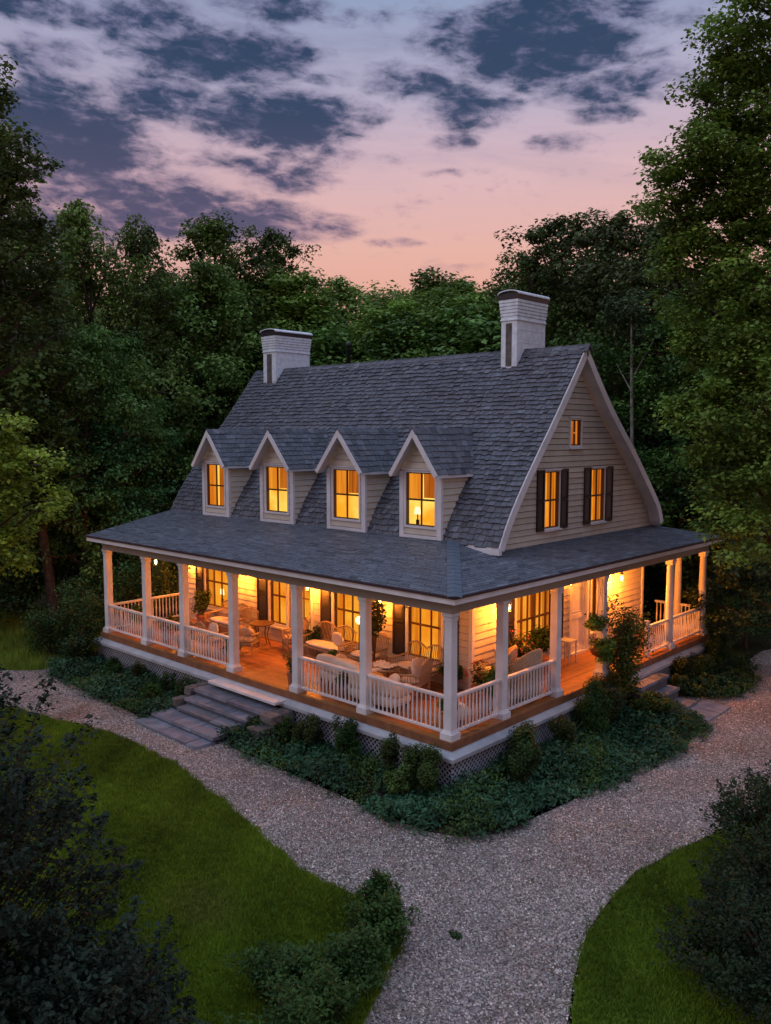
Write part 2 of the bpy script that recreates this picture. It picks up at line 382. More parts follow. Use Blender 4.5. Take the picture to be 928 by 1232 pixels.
def ground_mats():
    # gravel: many small stones, each its own tone
    m = bpy.data.materials.new('gravel'); m.use_nodes = True; N = m.node_tree.nodes; L = m.node_tree.links; b = N['Principled BSDF']
    g = N.new('ShaderNodeNewGeometry')
    v = N.new('ShaderNodeTexVoronoi'); v.inputs['Scale'].default_value = 36; v.inputs['Randomness'].default_value = 1
    L.new(g.outputs['Position'], v.inputs['Vector'])
    sp = N.new('ShaderNodeSeparateColor'); L.new(v.outputs['Color'], sp.inputs[0])
    r = N.new('ShaderNodeValToRGB'); e = r.color_ramp.elements
    e[0].position = 0; e[0].color = (.085, .068, .060, 1); e[1].position = 1; e[1].color = (.70, .57, .52, 1)
    for p, c in ((.3, (.175, .14, .126, 1)), (.65, (.32, .255, .232, 1)), (.86, (.47, .38, .345, 1))):
        x = e.new(p); x.color = c
    L.new(sp.outputs[0], r.inputs[0])
    n = N.new('ShaderNodeTexNoise'); n.inputs['Scale'].default_value = .55; n.inputs['Detail'].default_value = 8; L.new(g.outputs['Position'], n.inputs['Vector'])
    mr = N.new('ShaderNodeMapRange'); L.new(n.outputs[0], mr.inputs[0]); mr.inputs[1].default_value = .35; mr.inputs[2].default_value = .65; mr.inputs[3].default_value = .72; mr.inputs[4].default_value = 1.12
    cb = N.new('ShaderNodeCombineColor'); [L.new(mr.outputs[0], cb.inputs[i]) for i in range(3)]
    mx = N.new('ShaderNodeMix'); mx.data_type = 'RGBA'; mx.blend_type = 'MULTIPLY'; mx.inputs[0].default_value = 1
    L.new(r.outputs[0], mx.inputs[6]); L.new(cb.outputs[0], mx.inputs[7])
    n3 = N.new('ShaderNodeTexNoise'); n3.inputs['Scale'].default_value = .35; n3.inputs['Detail'].default_value = 5; n3.inputs['Distortion'].default_value = .6
    L.new(g.outputs['Position'], n3.inputs['Vector'])
    m3 = N.new('ShaderNodeMapRange'); m3.interpolation_type = 'SMOOTHSTEP'; L.new(n3.outputs[0], m3.inputs[0]); m3.inputs[1].default_value = .45; m3.inputs[2].default_value = .66; m3.inputs[4].default_value = .8
    br = N.new('ShaderNodeMix'); br.data_type = 'RGBA'; br.blend_type = 'MULTIPLY'; L.new(m3.outputs[0], br.inputs[0]); L.new(mx.outputs[2], br.inputs[6]); br.inputs[7].default_value = (.82, .62, .50, 1)
    L.new(br.outputs[2], b.inputs['Base Color'])
    bp = N.new('ShaderNodeBump'); bp.invert = True; bp.inputs['Strength'].default_value = 1; bp.inputs['Distance'].default_value = .022
    L.new(v.outputs['Distance'], bp.inputs['Height']); L.new(bp.outputs[0], b.inputs['Normal'])
    b.inputs['Roughness'].default_value = .8; b.inputs['Specular IOR Level'].default_value = .25
    MAT['gravel'] = m
    MAT['turf'] = mat('turf', (.085, .130, .012), .9, .1, noise=(1.3, .35), bump=(30, 1, .03))
    MAT['soil'] = mat('soil', (.030, .022, .016), .95, .05, noise=(5, .4), bump=(12, 1, .04))
    MAT['forest_floor'] = mat('forest_floor', (.022, .028, .012), .95, .05, noise=(1.0, .5), bump=(6, 1, .08))
    MAT['blade'] = mat('grass_blade', (1, 1, 1), .6, .2, attr=True, transl=.3)
ground_mats()
# one sheet to the horizon
gm = MB(); n_ = 40; ext = 600
def gx(i): t = i/n_*2-1; return math.copysign(abs(t)**2.2, t)*ext
gm.add([(gx(i), gx(j), G) for j in range(n_+1) for i in range(n_+1)], [(j*(n_+1)+i, j*(n_+1)+i+1, (j+1)*(n_+1)+i+1, (j+1)*(n_+1)+i) for j in range(n_) for i in range(n_)])
structure('forest_floor', gm, MAT['forest_floor'], 'dark leaf-littered forest floor under the trees')
LAWN_L = poly_sheet('lawn', [(-11.9, -4.1), (-9.9, -3.7), (-8.0, -3.2), (-5.4, -3.2), (-3.2, -3.5), (-1.3, -3.9), (-.1, -4.2), (.8, -4.3), (1.6, -4.2), (2.6, -4.4), (3.1, -5.1), (3.6, -6.2), (4.6, -8.2), (5.5, -11), (6, -18), (-6, -20), (-20, -14), (-19, -6.2), (-14.5, -4.7)], G+.012, MAT['turf'], 'mown green lawn inside the bend of the gravel path')
LAWN_B = poly_sheet('lawn', [(-14.4, -1.5), (-15.8, -3.0), (-18, -4.2), (-24, -6), (-25, 1), (-19, 1.8), (-16, 1.2)], G+.012, MAT['turf'], 'bright grass strip beyond the curve of the path at left')
LAWN_R = poly_sheet('lawn', [(5.2, 3.6), (4.9, 2.0), (4.5, .3), (4.4, -.9), (4.65, -2.5), (5.05, -3.6), (5.5, -4.5), (6.6, -6.5), (9, -9), (16, -8), (16, 6), (10, 7.5), (6.2, 6.2)], G+.012, MAT['turf'], 'dark grass on the right side of the drive')
GRAVEL = poly_sheet('gravel_path', [(-15.8, -3.0), (-14.35, -1.4), (-11.6, -1.2), (-8, .2), (-1.8, .2), (.1, .3), (.1, 9.0), (1.0, 9.4), (1.7, 10.3), (1.6, 12.2), (.9, 14), (1.2, 16.5), (4.5, 18), (9, 15), (9.5, 8), (9.5, 0), (9.5, -7), (9, -13), (4.5, -13), (2.5, -8.2), (1.5, -5.2), (-1.3, -5), (-5.4, -4.4), (-8, -4.2), (-11.9, -4.9), (-14.5, -5.2), (-17, -5.8), (-19, -5.0)], G+.006, MAT['gravel'], 'pale crushed gravel path and drive wrapping round the house')
BED_L = [(-14.9, .4), (-14.5, -1.2), (-13.6, -1.75), (-11.6, -1.95), (-9, -1.95), (-8.15, -1.95), (-8.0, -.2), (-8.1, .1)]
BED_F = [(-5.4, .05), (-5.4, -1.5), (-4.5, -1.75), (-1.8, -1.65), (.2, -1.85), (1.4, -1.65), (1.95, -.9), (1.75, .4), (2.2, 2.1), (2.5, 4.8), (2.4, 6.4), (1.6, 7.5), (.4, 7.6), (.1, 6.6), (.05, .3)]
BED_R = [(.1, 8.9), (.9, 9.1), (1.5, 9.4), (2.05, 10.3), (1.8, 11.8), (1.0, 13.4), (-.5, 13.6), (.15, 12)]
for B, lb in ((BED_L, 'planting bed left of the front steps'), (BED_F, 'planting bed wrapping the near corner of the porch'), (BED_R, 'planting bed by the far end of the porch')):
    poly_sheet('garden_bed', B, G+.020, MAT['soil'], lb)

# ------------------------------------------------------------------ the house
H = thing('farmhouse', (-8, 7, G), 'cream clapboard farmhouse with slate roof and lit wraparound porch', 'house', world=True)
rnd = random.Random(4)
XR, XL = -1.0, -14.75
PROF_F = [(3.0, 3.5), (3.35, 4.13), (3.87, 4.85), (4.48, 5.60), (5.2, 6.45), (6.1, 7.56), (6.79, 8.45)]
PROF_B = [(11.56, 3.5), (11.36, 3.95), (10.94, 4.42), (9.65, 5.66), (8.15, 6.98), (6.79, 8.45)]
def smooth_prof(P, k=6):
    out = []
    for i in range(len(P)-1):
        a = P[max(i-1, 0)]; b = P[i]; c = P[i+1]; d = P[min(i+2, len(P)-1)]
        for j in range(k):
            t = j/k
            out.append(tuple(.5*((2*b[q])+(c[q]-a[q])*t+(2*a[q]-5*b[q]+4*c[q]-d[q])*t*t+(3*b[q]-3*c[q]+d[q]-a[q])*t**3) for q in (0, 1)))
    out.append(P[-1]); return out
PF = smooth_prof(PROF_F); PB = smooth_prof(PROF_B)
def arc(P):
    s = [0]
    for a, b in zip(P, P[1:]): s.append(s[-1]+math.hypot(b[0]-a[0], b[1]-a[1]))
    return s
def at_arc(P, s, x):
    for i in range(len(P)-1):
        if x <= s[i+1] or i == len(P)-2:
            t = (x-s[i])/(s[i+1]-s[i]); t = min(t, 1.0)
            return (P[i][0]+(P[i+1][0]-P[i][0])*t, P[i][1]+(P[i+1][1]-P[i][1])*t)
def roof_y_front(z):   # y of the front slope at height z
    for a, b in zip(PF, PF[1:]):
        if a[1] <= z <= b[1]: return a[0]+(b[0]-a[0])*(z-a[1])/(b[1]-a[1])
    return PF[0][0] if z < PF[0][1] else PF[-1][0]
def roof_y_back(z):
    for a, b in zip(PB, PB[1:]):
        if a[1] <= z <= b[1]: return a[0]+(b[0]-a[0])*(z-a[1])/(b[1]-a[1])
    return PB[0][0] if z < PB[0][1] else PB[-1][0]
def shingle_tone(r, dark=.34):
    k = r.gauss(1, .15)
    if r.random() < .05: k *= r.uniform(1.2, 1.45)
    if r.random() < .08: k *= r.uniform(.65, .82)
    k = max(.5, min(1.7, k)); w = r.uniform(-.05, .05)
    return (k*(1+w), k, k*(1-w*.7+.02))
def shingle_course(mb, P0, P1, U, nrm, a0, b0, a1, b1, width, t, r, overlap=.04, wob=.014):
    """one course: lower edge point P0, upper edge point P1 (both at u=0), running along unit U from a to b"""
    P0 = Vector(P0); P1 = Vector(P1); U = Vector(U); nrm = Vector(nrm)
    slope = (P1-P0).normalized()
    L_ = b0-a0
    if L_ <= .01: return
    cuts = [0.0]; x = r.uniform(-.5, 0)*width
    while x < L_:
        x += width*r.uniform(.6, 1.4)
        if .04 < x < L_-.04: cuts.append(x)
    cuts.append(L_)
    for c, d in zip(cuts, cuts[1:]):
        g = .006
        f0 = c/L_; f1 = d/L_
        tt = t*r.uniform(.75, 1.3); dn = slope*r.uniform(-wob, wob)
        A = P0+U*(a0+c+g)-dn; B = P0+U*(a0+d-g)-dn
        C_ = P1+U*(a1+(b1-a1)*f1-g)+slope*overlap; D = P1+U*(a1+(b1-a1)*f0+g)+slope*overlap
        mb.col = shingle_tone(r)
        up = nrm*tt; lo = nrm*.003
        vs = [A+lo, B+lo, C_+lo, D+lo, A+up, B+up, C_+nrm*.006, D+nrm*.006]
        mb.add(vs, [(4, 5, 6, 7), (0, 1, 5, 4), (1, 2, 6, 5), (3, 0, 4, 7)])
# ---- main roof
def main_roof():
    mb = MB()
    for P, sgn in ((PF, 1), (PB, -1)):
        s = arc(P); n = int(s[-1]/.152); st = s[-1]/n
        for k in range(n):
            y0, z0 = at_arc(P, s, k*st); y1, z1 = at_arc(P, s, (k+1)*st)
            sl = Vector((0, y1-y0, z1-z0)).normalized(); nr = Vector((0, -sl.z, sl.y))*sgn
            shingle_course(mb, (0, y0, z0), (0, y1, z1), (1, 0, 0), nr, XL, XR, XL, XR, .17, .044, rnd, .04, .026)
    roof = mb.build('main_roof', MAT['slate'], H)
    # solid deck under the shingles with white soffit and eave board
    th = .13
    def inner(P, sgn):
        o = []
        for i, p in enumerate(P):
            a = P[max(i-1, 0)]; b = P[min(i+1, len(P)-1)]; d = Vector((b[0]-a[0], b[1]-a[1])).normalized()
            nx, nz = (-d.y*sgn, d.x*sgn); o.append((p[0]-nx*th, p[1]-nz*th))
        return o
    IF, IB = inner(PF, 1), inner(PB, -1)
    sb = MB()
    for P, I in ((PF, IF), (PB, IB)):
        I[-1] = (6.79, 8.27)
        I[0] = (P[0][0]+(.05 if P is PF else -.05), P[0][1]-.13)
        for i in range(len(P)-1):
            sb.quad((XL, I[i][0], I[i][1]), (XR, I[i][0], I[i][1]), (XR, I[i+1][0], I[i+1][1]), (XL, I[i+1][0], I[i+1][1]))
            sb.quad((XL, P[i][0], P[i][1]), (XR, P[i][0], P[i][1]), (XR, P[i+1][0], P[i+1][1]), (XL, P[i+1][0], P[i+1][1]))
        sb.quad((XL, P[0][0], P[0][1]), (XR, P[0][0], P[0][1]), (XR, I[0][0], I[0][1]), (XL, I[0][0], I[0][1]))
    sb.build('soffit', MAT['trim'], roof, root=H)
    # rake boards on both gable ends
    for X, dx in ((XR, .035), (XL, -.035)):
        rb = MB()
        for P, sgn in ((PF, 1), (PB, -1)):
            W = .20
            O = [(p[0], p[1]) for p in P]
            In = []
            for i, p in enumerate(P):
                a = P[max(i-1, 0)]; b = P[min(i+1, len(P)-1)]; d = Vector((b[0]-a[0], b[1]-a[1])).normalized()
                In.append((p[0]+d.y*sgn*W, p[1]-d.x*sgn*W))
            In[-1] = (6.79, 8.45-.27)
            for i in range(len(P)-1):
                a, b, c, d = O[i], O[i+1], In[i+1], In[i]
                rb.hexa([(X, a[0], a[1]), (X+dx, a[0], a[1]), (X+dx, d[0], d[1]), (X, d[0], d[1]), (X, b[0], b[1]), (X+dx, b[0], b[1]), (X+dx, c[0], c[1]), (X, c[0], c[1])])
        rb.build('rake_board', MAT['trim'], roof, root=H)
    ga = MB()
    ga.box(XL-.02, XR+.06, 2.94, 3.05, 3.34, 3.475)
    ga.build('eave_board', MAT['trim'], roof, root=H)
    # ridge capping, with the small kick at the gable
    rc = MB()
    x = XL
    while x < XR+.08:
        x2 = min(x+.26, XR+.10)
        for sy in (-1, 1):
            dy = sy*.15; dz = -.15*(1.25 if sy < 0 else 1.05)
            rc.col = shingle_tone(rnd)
            h = .035; y0 = 6.79
            rc.hexa([(x, y0, 8.455), (x2+.02, y0, 8.455), (x2+.02, y0+dy, 8.455+dz), (x, y0+dy, 8.455+dz), (x, y0, 8.455+h), (x2+.02, y0, 8.455+h+.012), (x2+.02, y0+dy, 8.455+dz+h+.01), (x, y0+dy, 8.455+dz+h)])
        x = x2 if x2 < XR+.10 else 99
    rc.build('ridge_cap', MAT['slate'], roof, root=H)
    return roof
ROOF = main_roof()

# ---- clapboards
def clap(mb, P, lim, z0, z1, expo=.19, opens=(), tones=(.90, 1.06), r=rnd, t=.028):
    """P(u, z, d): world point, d outward.  lim(z) -> (u0, u1).  opens: (u0, u1, z0, z1) rectangles left free"""
    n = max(1, round((z1-z0)/expo)); h = (z1-z0)/n
    rows = []
    for k in range(n):
        a = z0+k*h; b = a+h
        cutz = sorted({a, b} | {q for o in opens for q in (o[2], o[3]) if a+.015 < q < b-.015})
        rows += [(p_, q_, a, h) for p_, q_ in zip(cutz, cutz[1:])]
    for a, b, ba, hh in rows:
        first = abs(a-ba) < 1e-6
        ta = t-(t-.006)*(a-ba)/hh; tb = t-(t-.006)*(b-ba)/hh; aa = a+.015 if first else a
        la, lb = lim(a), lim(b)
        segs = [(la[0], la[1], lb[0], lb[1])]
        for (u0, u1, y0, y1) in opens:
            if y0-1e-4 <= a and b <= y1+1e-4 or (y0 < (a+b)/2 < y1):
                ns = []
                for (p, q, p2, q2) in segs:
                    if u0 >= max(q, q2) or u1 <= min(p, p2): ns.append((p, q, p2, q2)); continue
                    if p < u0: ns.append((p, u0, p2, u0))
                    if q > u1: ns.append((u1, q, u1, q2))
                segs = ns
        for (p, q, p2, q2) in segs:
            if q-p < .01 and q2-p2 < .01: continue
            # butt joints
            cuts = [0, 1]
            Lg = max(q-p, .01)
            if Lg > 2.5: cuts = sorted([0, 1]+[r.uniform(.1, .9) for _ in range(int(Lg/3.2))])
            for c0, c1 in zip(cuts, cuts[1:]):
                k_ = r.uniform(*tones); mb.col = (k_, k_*r.uniform(.98, 1.02), k_*r.uniform(.96, 1.03))
                s0, s1 = p+(q-p)*c0, p+(q-p)*c1; w0, w1 = p2+(q2-p2)*c0, p2+(q2-p2)*c1
                g = .004 if c0 > 0 else 0
                mb.hexa([P(s0+g, aa, 0), P(s1, aa, 0), P(s1, aa, ta), P(s0+g, aa, ta), P(w0+g, b, -.0), P(w1, b, -.0), P(w1, b, tb), P(w0+g, b, tb)])
    return mb

# ---- windows
def window(parent, P, u0, u1, z0, z1, style='sash', lamp=None, cd=-.12, casing=.09, shutters=(), curtain='up', cols=2, depth=.13, name='window', sill=True, room='room'):
    """double-hung window: white casing, brown sash with muntins, glass, curtains and the lit room behind"""
    w = MB(); c = casing
    def bx(mb, a0, a1, b0, b1, d0, d1):
        mb.hexa([P(a0, b0, d0), P(a1, b0, d0), P(a1, b0, d1), P(a0, b0, d1), P(a0, b1, d0), P(a1, b1, d0), P(a1, b1, d1), P(a0, b1, d1)])
    bx(w, u0-c, u0, z0-c, z1+c, -.10, .045); bx(w, u1, u1+c, z0-c, z1+c, -.10, .045)
    bx(w, u0, u1, z1, z1+c, -.10, .045); bx(w, u0, u1, z0-c, z0, -.10, .045)
    bx(w, u0-c-.02, u1+c+.02, z1+c, z1+c+.035, -.0, .075)
    win = w.build(name, MAT['trim'], parent, root=H)
    if sill:
        s_ = MB(); bx(s_, u0-c-.03, u1+c+.03, z0-c-.05, z0-c, -.02, .10); s_.build('sill', MAT['trim'], win, root=H)
    m = MB(); f = .028; zm = z0+(z1-z0)*.49
    bx(m, u0, u0+f, z0, z1, -.06, .012); bx(m, u1-f, u1, z0, z1, -.06, .012); bx(m, u0+f, u1-f, z1-f, z1, -.06, .012); bx(m, u0+f, u1-f, z0, z0+f, -.06, .012)
    if style in ('sash', 'double'):
        bx(m, u0+f, u1-f, zm-.022, zm+.022, -.055, .008)
    cuts = cols
    for k in range(1, cuts):
        x = u0+(u1-u0)*k/cuts; ww = .012 if style != 'double' or k*2 != cuts else .07
        bx(m, x-ww, x+ww, z0+f, zm-.022, -.045, .002); bx(m, x-ww, x+ww, zm+.022, z1-f, -.045, .002)
    if style == 'double':
        for q in (.25, .75): pass
    m.build('sash', MAT['sash'], win, root=H)
    g = MB(); g.quad(P(u0+f, z0+f, -.03), P(u1-f, z0+f, -.03), P(u1-f, z1-f, -.03), P(u0+f, z1-f, -.03)); g.build('glass_pane', MAT['glass'], win, root=H)
    # the lit room
    rm = MB(); D = depth+.25 if cd < -.1 else .16
    rm.quad(P(u0-.1, z0-.1, -D), P(u1+.1, z0-.1, -D), P(u1+.1, z1+.1, -D), P(u0-.1, z1+.1, -D))
    rm.build('lit_interior', MAT[room], win, root=H)
    for bq in (0, 1):
      bz = MB()
      if bq: bz.quad(P(u0-.1, z0-.1, -.10), P(u0-.1, z0-.1, -D), P(u0-.1, z1+.1, -D), P(u0-.1, z1+.1, -.10))
      else: bz.quad(P(u1+.1, z0-.1, -.10), P(u1+.1, z0-.1, -D), P(u1+.1, z1+.1, -D), P(u1+.1, z1+.1, -.10))
      bz.build('reveal', MAT['curtain'], win, root=H)
    def wavy(a, b, zlo, zhi, mt, d=cd, amp=.022, nm='curtain', fold=.075):
        cm = MB(); n = max(6, int((b-a)/.012)); ph = rnd.random()*6
        vs = []
        for i in range(n+1):
            u = a+(b-a)*i/n; o_ = amp*math.sin(u/fold*6.28+ph)+.4*amp*math.sin(u/fold*2.7+ph*2)
            vs += [P(u, zlo, d+o_), P(u, zhi, d+o_*.7)]
        cm.add(vs, [(2*i, 2*i+2, 2*i+3, 2*i+1) for i in range(n)]); cm.build(nm, MAT[mt], win, smooth=True, root=H)
    W = u1-u0
    if lamp is not None:      # a table lamp standing inside, close behind the glass
        lx = u0+W*lamp; dq = cd-.02
        ls = MB(); zb_ = z0+.16+(.12 if z1-z0 > 1.5 else 0)
        A = [P(lx-.10, zb_+.12, dq), P(lx+.10, zb_+.12, dq), P(lx+.065, zb_+.30, dq), P(lx-.065, zb_+.30, dq)]; B = [P(lx-.10, zb_+.12, dq+.03), P(lx+.10, zb_+.12, dq+.03), P(lx+.065, zb_+.30, dq+.03), P(lx-.065, zb_+.30, dq+.03)]
        ls.hexa(A+B); ls.build('lamp_shade', MAT['shade'], win, root=H)
        lb = MB(); bx(lb, lx-.012, lx+.012, z0-.02, zb_+.12, dq, dq+.02); bx(lb, lx-.05, lx+.05, z0-.02, zb_-.02, dq, dq+.02); lb.build('lamp_base', MAT['wood'], win, root=H)
    if curtain == 'up':       # shade pulled to the middle, bright below
        wavy(u0, u0+W*.48, zm+.02, z1, 'curtain'); wavy(u0+W*.5, u1, zm+.05, z1, 'curtain_dark')
    elif curtain == 'full':
        wavy(u0, u0+W*.44, z0, z1, 'curtain'); wavy(u0+W*.60, u1, z0, z1, 'curtain_dark')
    elif curtain == 'sides':
        wavy(u0, u0+W*.22, z0, z1, 'curtain'); wavy(u1-W*.2, u1, z0, z1, 'curtain_dark')
    elif curtain == 'strips':
        wavy(u0, u0+W*.30, z0, z1, 'curtain'); wavy(u0+W*.50, u0+W*.64, zm, z1, 'curtain_dark'); wavy(u1-W*.16, u1, z0, z1, 'curtain_dark')
    for (a, b) in shutters:
        sh = MB(); t = .05
        bx(sh, a, a+t, z0-.05, z1+.05, .03, .065); bx(sh, b-t, b, z0-.05, z1+.05, .03, .065)
        bx(sh, a+t, b-t, z1-.02, z1+.05, .03, .065); bx(sh, a+t, b-t, z0-.05, z0+.04, .03, .065); bx(sh, a+t, b-t, zm-.035, zm+.035, .03, .065)
        z = z0+.05
        while z < z1-.06:
            if abs(z+.02-zm) > .05:
                sh.hexa([P(a+t, z, .034), P(b-t, z, .034), P(b-t, z, .050), P(a+t, z, .050), P(a+t, z+.05, .030), P(b-t, z+.05, .030), P(b-t, z+.05, .040), P(a+t, z+.05, .040)])
            z += .045
        bx(sh, a+t, b-t, z0+.02, z1-.01, .026, .031)
        sh.build('shutter', MAT['shutter'], win, root=H)
    return win

XG = -1.35
PG = lambda u, z, d: (XG+d, u, z)          # east gable wall
XGL = -14.3
PGL = lambda u, z, d: (XGL-d, u, z)
YF, XS = 2.8, -1.6
PFw = lambda u, z, d: (u, YF-d, z)
PSd = lambda u, z, d: (XS+d, u, z)
def gable_lim(z): return (roof_y_front(z+.14)+.11 if z < 8.1 else 6.7, roof_y_back(z+.14)-.11 if z < 8.1 else 6.9)
gw = [(5.44, 6.14, 3.74, 5.20), (7.78, 8.52, 3.74, 5.20), (6.64, 7.18, 5.86, 6.54)]
mb = clap(MB(), PG, gable_lim, 3.02, 8.15, .15, [(a-.05, b+.05, c-.05, d+.05) for a, b, c, d in gw], tones=(.82, 1.02))
GW = mb.build('gable_wall', MAT['siding'], H)
bk = MB()
zs = [3.0+.2*i for i in range(26)]
def backing(mb, X, opens, s):
    for z0, z1 in zip(zs, zs[1:]):
        a, b = gable_lim(z0), gable_lim(z1)
        segs = [(a[0], a[1], b[0], b[1])]
        for (u0, u1, y0, y1) in opens:
            if z0 < y1 and z1 > y0:
                ns = []
                for p, q, p2, q2 in segs:
                    if u0 >= q or u1 <= p: ns.append((p, q, p2, q2)); continue
                    ns += [(p, u0, p2, u0), (u1, q, u1, q2)]
                segs = ns
        for p, q, p2, q2 in segs: mb.quad((X, p, z0), (X, q, z0), (X, q2, z1), (X, p2, z1))
backing(bk, XG-.004, gw, 1); bk.build('sheathing', MAT['shade_backer'], GW, root=H)
window(H, PG, *gw[0], shutters=((5.06, 5.40), (6.18, 6.54)), curtain='strips', casing=.03, cols=2)
window(H, PG, *gw[1], shutters=((7.38, 7.74), (8.56, 8.96)), curtain='strips', casing=.03, cols=2)
window(H, PG, *gw[2], curtain='full', casing=.05, cols=2, style='casement')
ml = clap(MB(), PGL, gable_lim, 3.02, 8.15, .25); ml.build('gable_wall', MAT['siding'], H)

# ---- lower storey walls
fw = [(-12.42, -11.2, .62, 2.25), (-9.12, -8.38, .55, 2.25), (-6.35, -5.32, .5, 2.25), (-3.6, -2.52, .55, 2.25)]
door1 = (-8.05, -7.3, .06, 2.3)
sw = [(4.62, 6.32, .55, 2.25)]; door2 = (7.28, 8.12, .06, 2.2); side_lt = (8.36, 8.66, .55, 2.2)
HX = -13.65; HY = 11.52
op = [(a-.06, b+.06, c-.06, d+.06) for a, b, c, d in fw+[door1]]
mb = clap(MB(), PFw, lambda z: (HX, XS+.0), 0.0, 2.95, .17, op)
FWALL = mb.build('front_wall', MAT['siding'], H)
op2 = [(a-.06, b+.06, c-.06, d+.06) for a, b, c, d in sw+[door2, side_lt]]
mb = clap(MB(), PSd, lambda z: (YF, HY), 0.0, 2.95, .17, op2)
SWALL = mb.build('side_wall', MAT['siding'], H)
mb = clap(MB(), lambda u, z, d: (HX-d, u, z), lambda z: (YF, HY), -1.0, 2.95, .2); mb.build('end_wall', MAT['siding'], H)
mb = clap(MB(), lambda u, z, d: (u, HY+d, z), lambda z: (HX, XS), -1.0, 2.95, .2); mb.build('rear_wall', MAT['siding'], H)
for (x, y) in ((XS, YF), (XS, HY), (HX, YF)):
    cbm = MB(); cbm.box(x-.055, x+.05, y-.05, y+.055, 0, 2.94); cbm.build('corner_board', MAT['trim'], FWALL, root=H)
# core stops light leaking through the wall joints; dark colour paints clapboard shadow lines
core = MB()
def wallback(P, u0, u1, z0, z1, opens, d=-.012):
    us = sorted({u0, u1} | {x for o in opens for x in (o[0], o[1]) if u0 < x < u1}); zz = sorted({z0, z1} | {x for o in opens for x in (o[2], o[3]) if z0 < x < z1})
    for a, b in zip(us, us[1:]):
        for c, e in zip(zz, zz[1:]):
            mu, mz = (a+b)/2, (c+e)/2
            if any(o[0] < mu < o[1] and o[2] < mz < o[3] for o in opens): continue
            core.quad(P(a, c, d), P(b, c, d), P(b, e, d), P(a, e, d))
wallback(PFw, HX, XS, -1, 2.95, fw+[door1]); wallback(PSd, YF, HY, -1, 2.95, sw+[door2, side_lt])
core.build('sheathing', MAT['shade_backer'], FWALL, root=H)
window(H, PFw, *fw[0], shutters=((-12.95, -12.55),), curtain='sides', cols=3, room='room', lamp=.55)
window(H, PFw, *fw[1], shutters=((-9.72, -9.26),), curtain='sides', cols=2, room='room')
window(H, PFw, *fw[2], shutters=((-6.88, -6.48),), curtain='sides', cols=3, room='room')
window(H, PFw, *fw[3], shutters=((-4.12, -3.72), (-2.38, -1.98)), curtain='sides', cols=3, room='room')
window(H, PSd, *sw[0], shutters=((4.12, 4.48), (6.46, 6.82)), style='double', cols=6, curtain='strips')
window(H, PSd, *side_lt, style='casement', cols=1, curtain='none', casing=.05, shutters=((8.72, 8.98),))
def door(P, u0, u1, z0, z1, glazed):
    def bx(mb, a0, a1, b0, b1, d0, d1):
        mb.hexa([P(a0, b0, d0), P(a1, b0, d0), P(a1, b0, d1), P(a0, b0, d1), P(a0, b1, d0), P(a1, b1, d0), P(a1, b1, d1), P(a0, b1, d1)])
    f = MB(); c = .09
    bx(f, u0-c, u0, 0, z1+c, -.08, .05); bx(f, u1, u1+c, 0, z1+c, -.08, .05); bx(f, u0, u1, z1, z1+c, -.08, .05); bx(f, u0, u1, 0, z0, -.08, .07)
    d = f.build('door_frame', MAT['trim'], H)
    m = MB(); s = .085
    mt = MAT['sash'] if glazed else MAT['white']
    bx(m, u0, u0+s, z0, z1, -.06, -.01); bx(m, u1-s, u1, z0, z1, -.06, -.01); bx(m, u0+s, u1-s, z1-s, z1, -.06, -.01); bx(m, u0+s, u1-s, z0, z0+.18, -.06, -.01)
    if glazed:
        for q in (.36, .62): bx(m, u0+s, u1-s, z0+(z1-z0)*q-.015, z0+(z1-z0)*q+.015, -.05, -.015)
        x = (u0+u1)/2; bx(m, x-.012, x+.012, z0+.18, z1-s, -.05, -.018)
    else:
        bx(m, u0+s, u1-s, z0+.95, z0+1.08, -.06, -.01); bx(m, u0+s, u1-s, z0+.18, z1-s, -.06, -.035)
        # arched upper panel
        n = 10; cu = (u0+u1)/2; r_ = (u1-u0)/2-s-.03
        pts = [(cu-r_, z0+1.14), (cu+r_, z0+1.14)]+[(cu+r_*math.cos(math.pi*i/n), z0+1.62+r_*.75*math.sin(math.pi*i/n)) for i in range(n+1)]
        for (a, b), (a2, b2) in zip(pts, pts[1:]+pts[:1]): m.bar(P(a, b, -.03), P(a2, b2, -.03), .02, .02)
    dd = m.build('door', mt, d, root=H)
    k = MB(); q = P(u1-.05, z0+1.0, .02); k.lathe((q[0], q[1], q[2]-.02), [(.008, 0), (.028, .01), (.028, .035), (.008, .045)], 10); k.build('handle', MAT['metal_dark'], d, root=H)
    if glazed:
        rm = MB(); rm.quad(P(u0-.1, z0, -.35), P(u1+.1, z0, -.35), P(u1+.1, z1+.1, -.35), P(u0-.1, z1+.1, -.35)); rm.build('lit_interior', MAT['room'], d, root=H)
        g = MB(); g.quad(P(u0+s, z0+.18, -.035), P(u1-s, z0+.18, -.035), P(u1-s, z1-s, -.035), P(u0+s, z1-s, -.035)); g.build('glass_pane', MAT['glass'], d, root=H)
door(PFw, *door1, True); door(PSd, *door2, False)

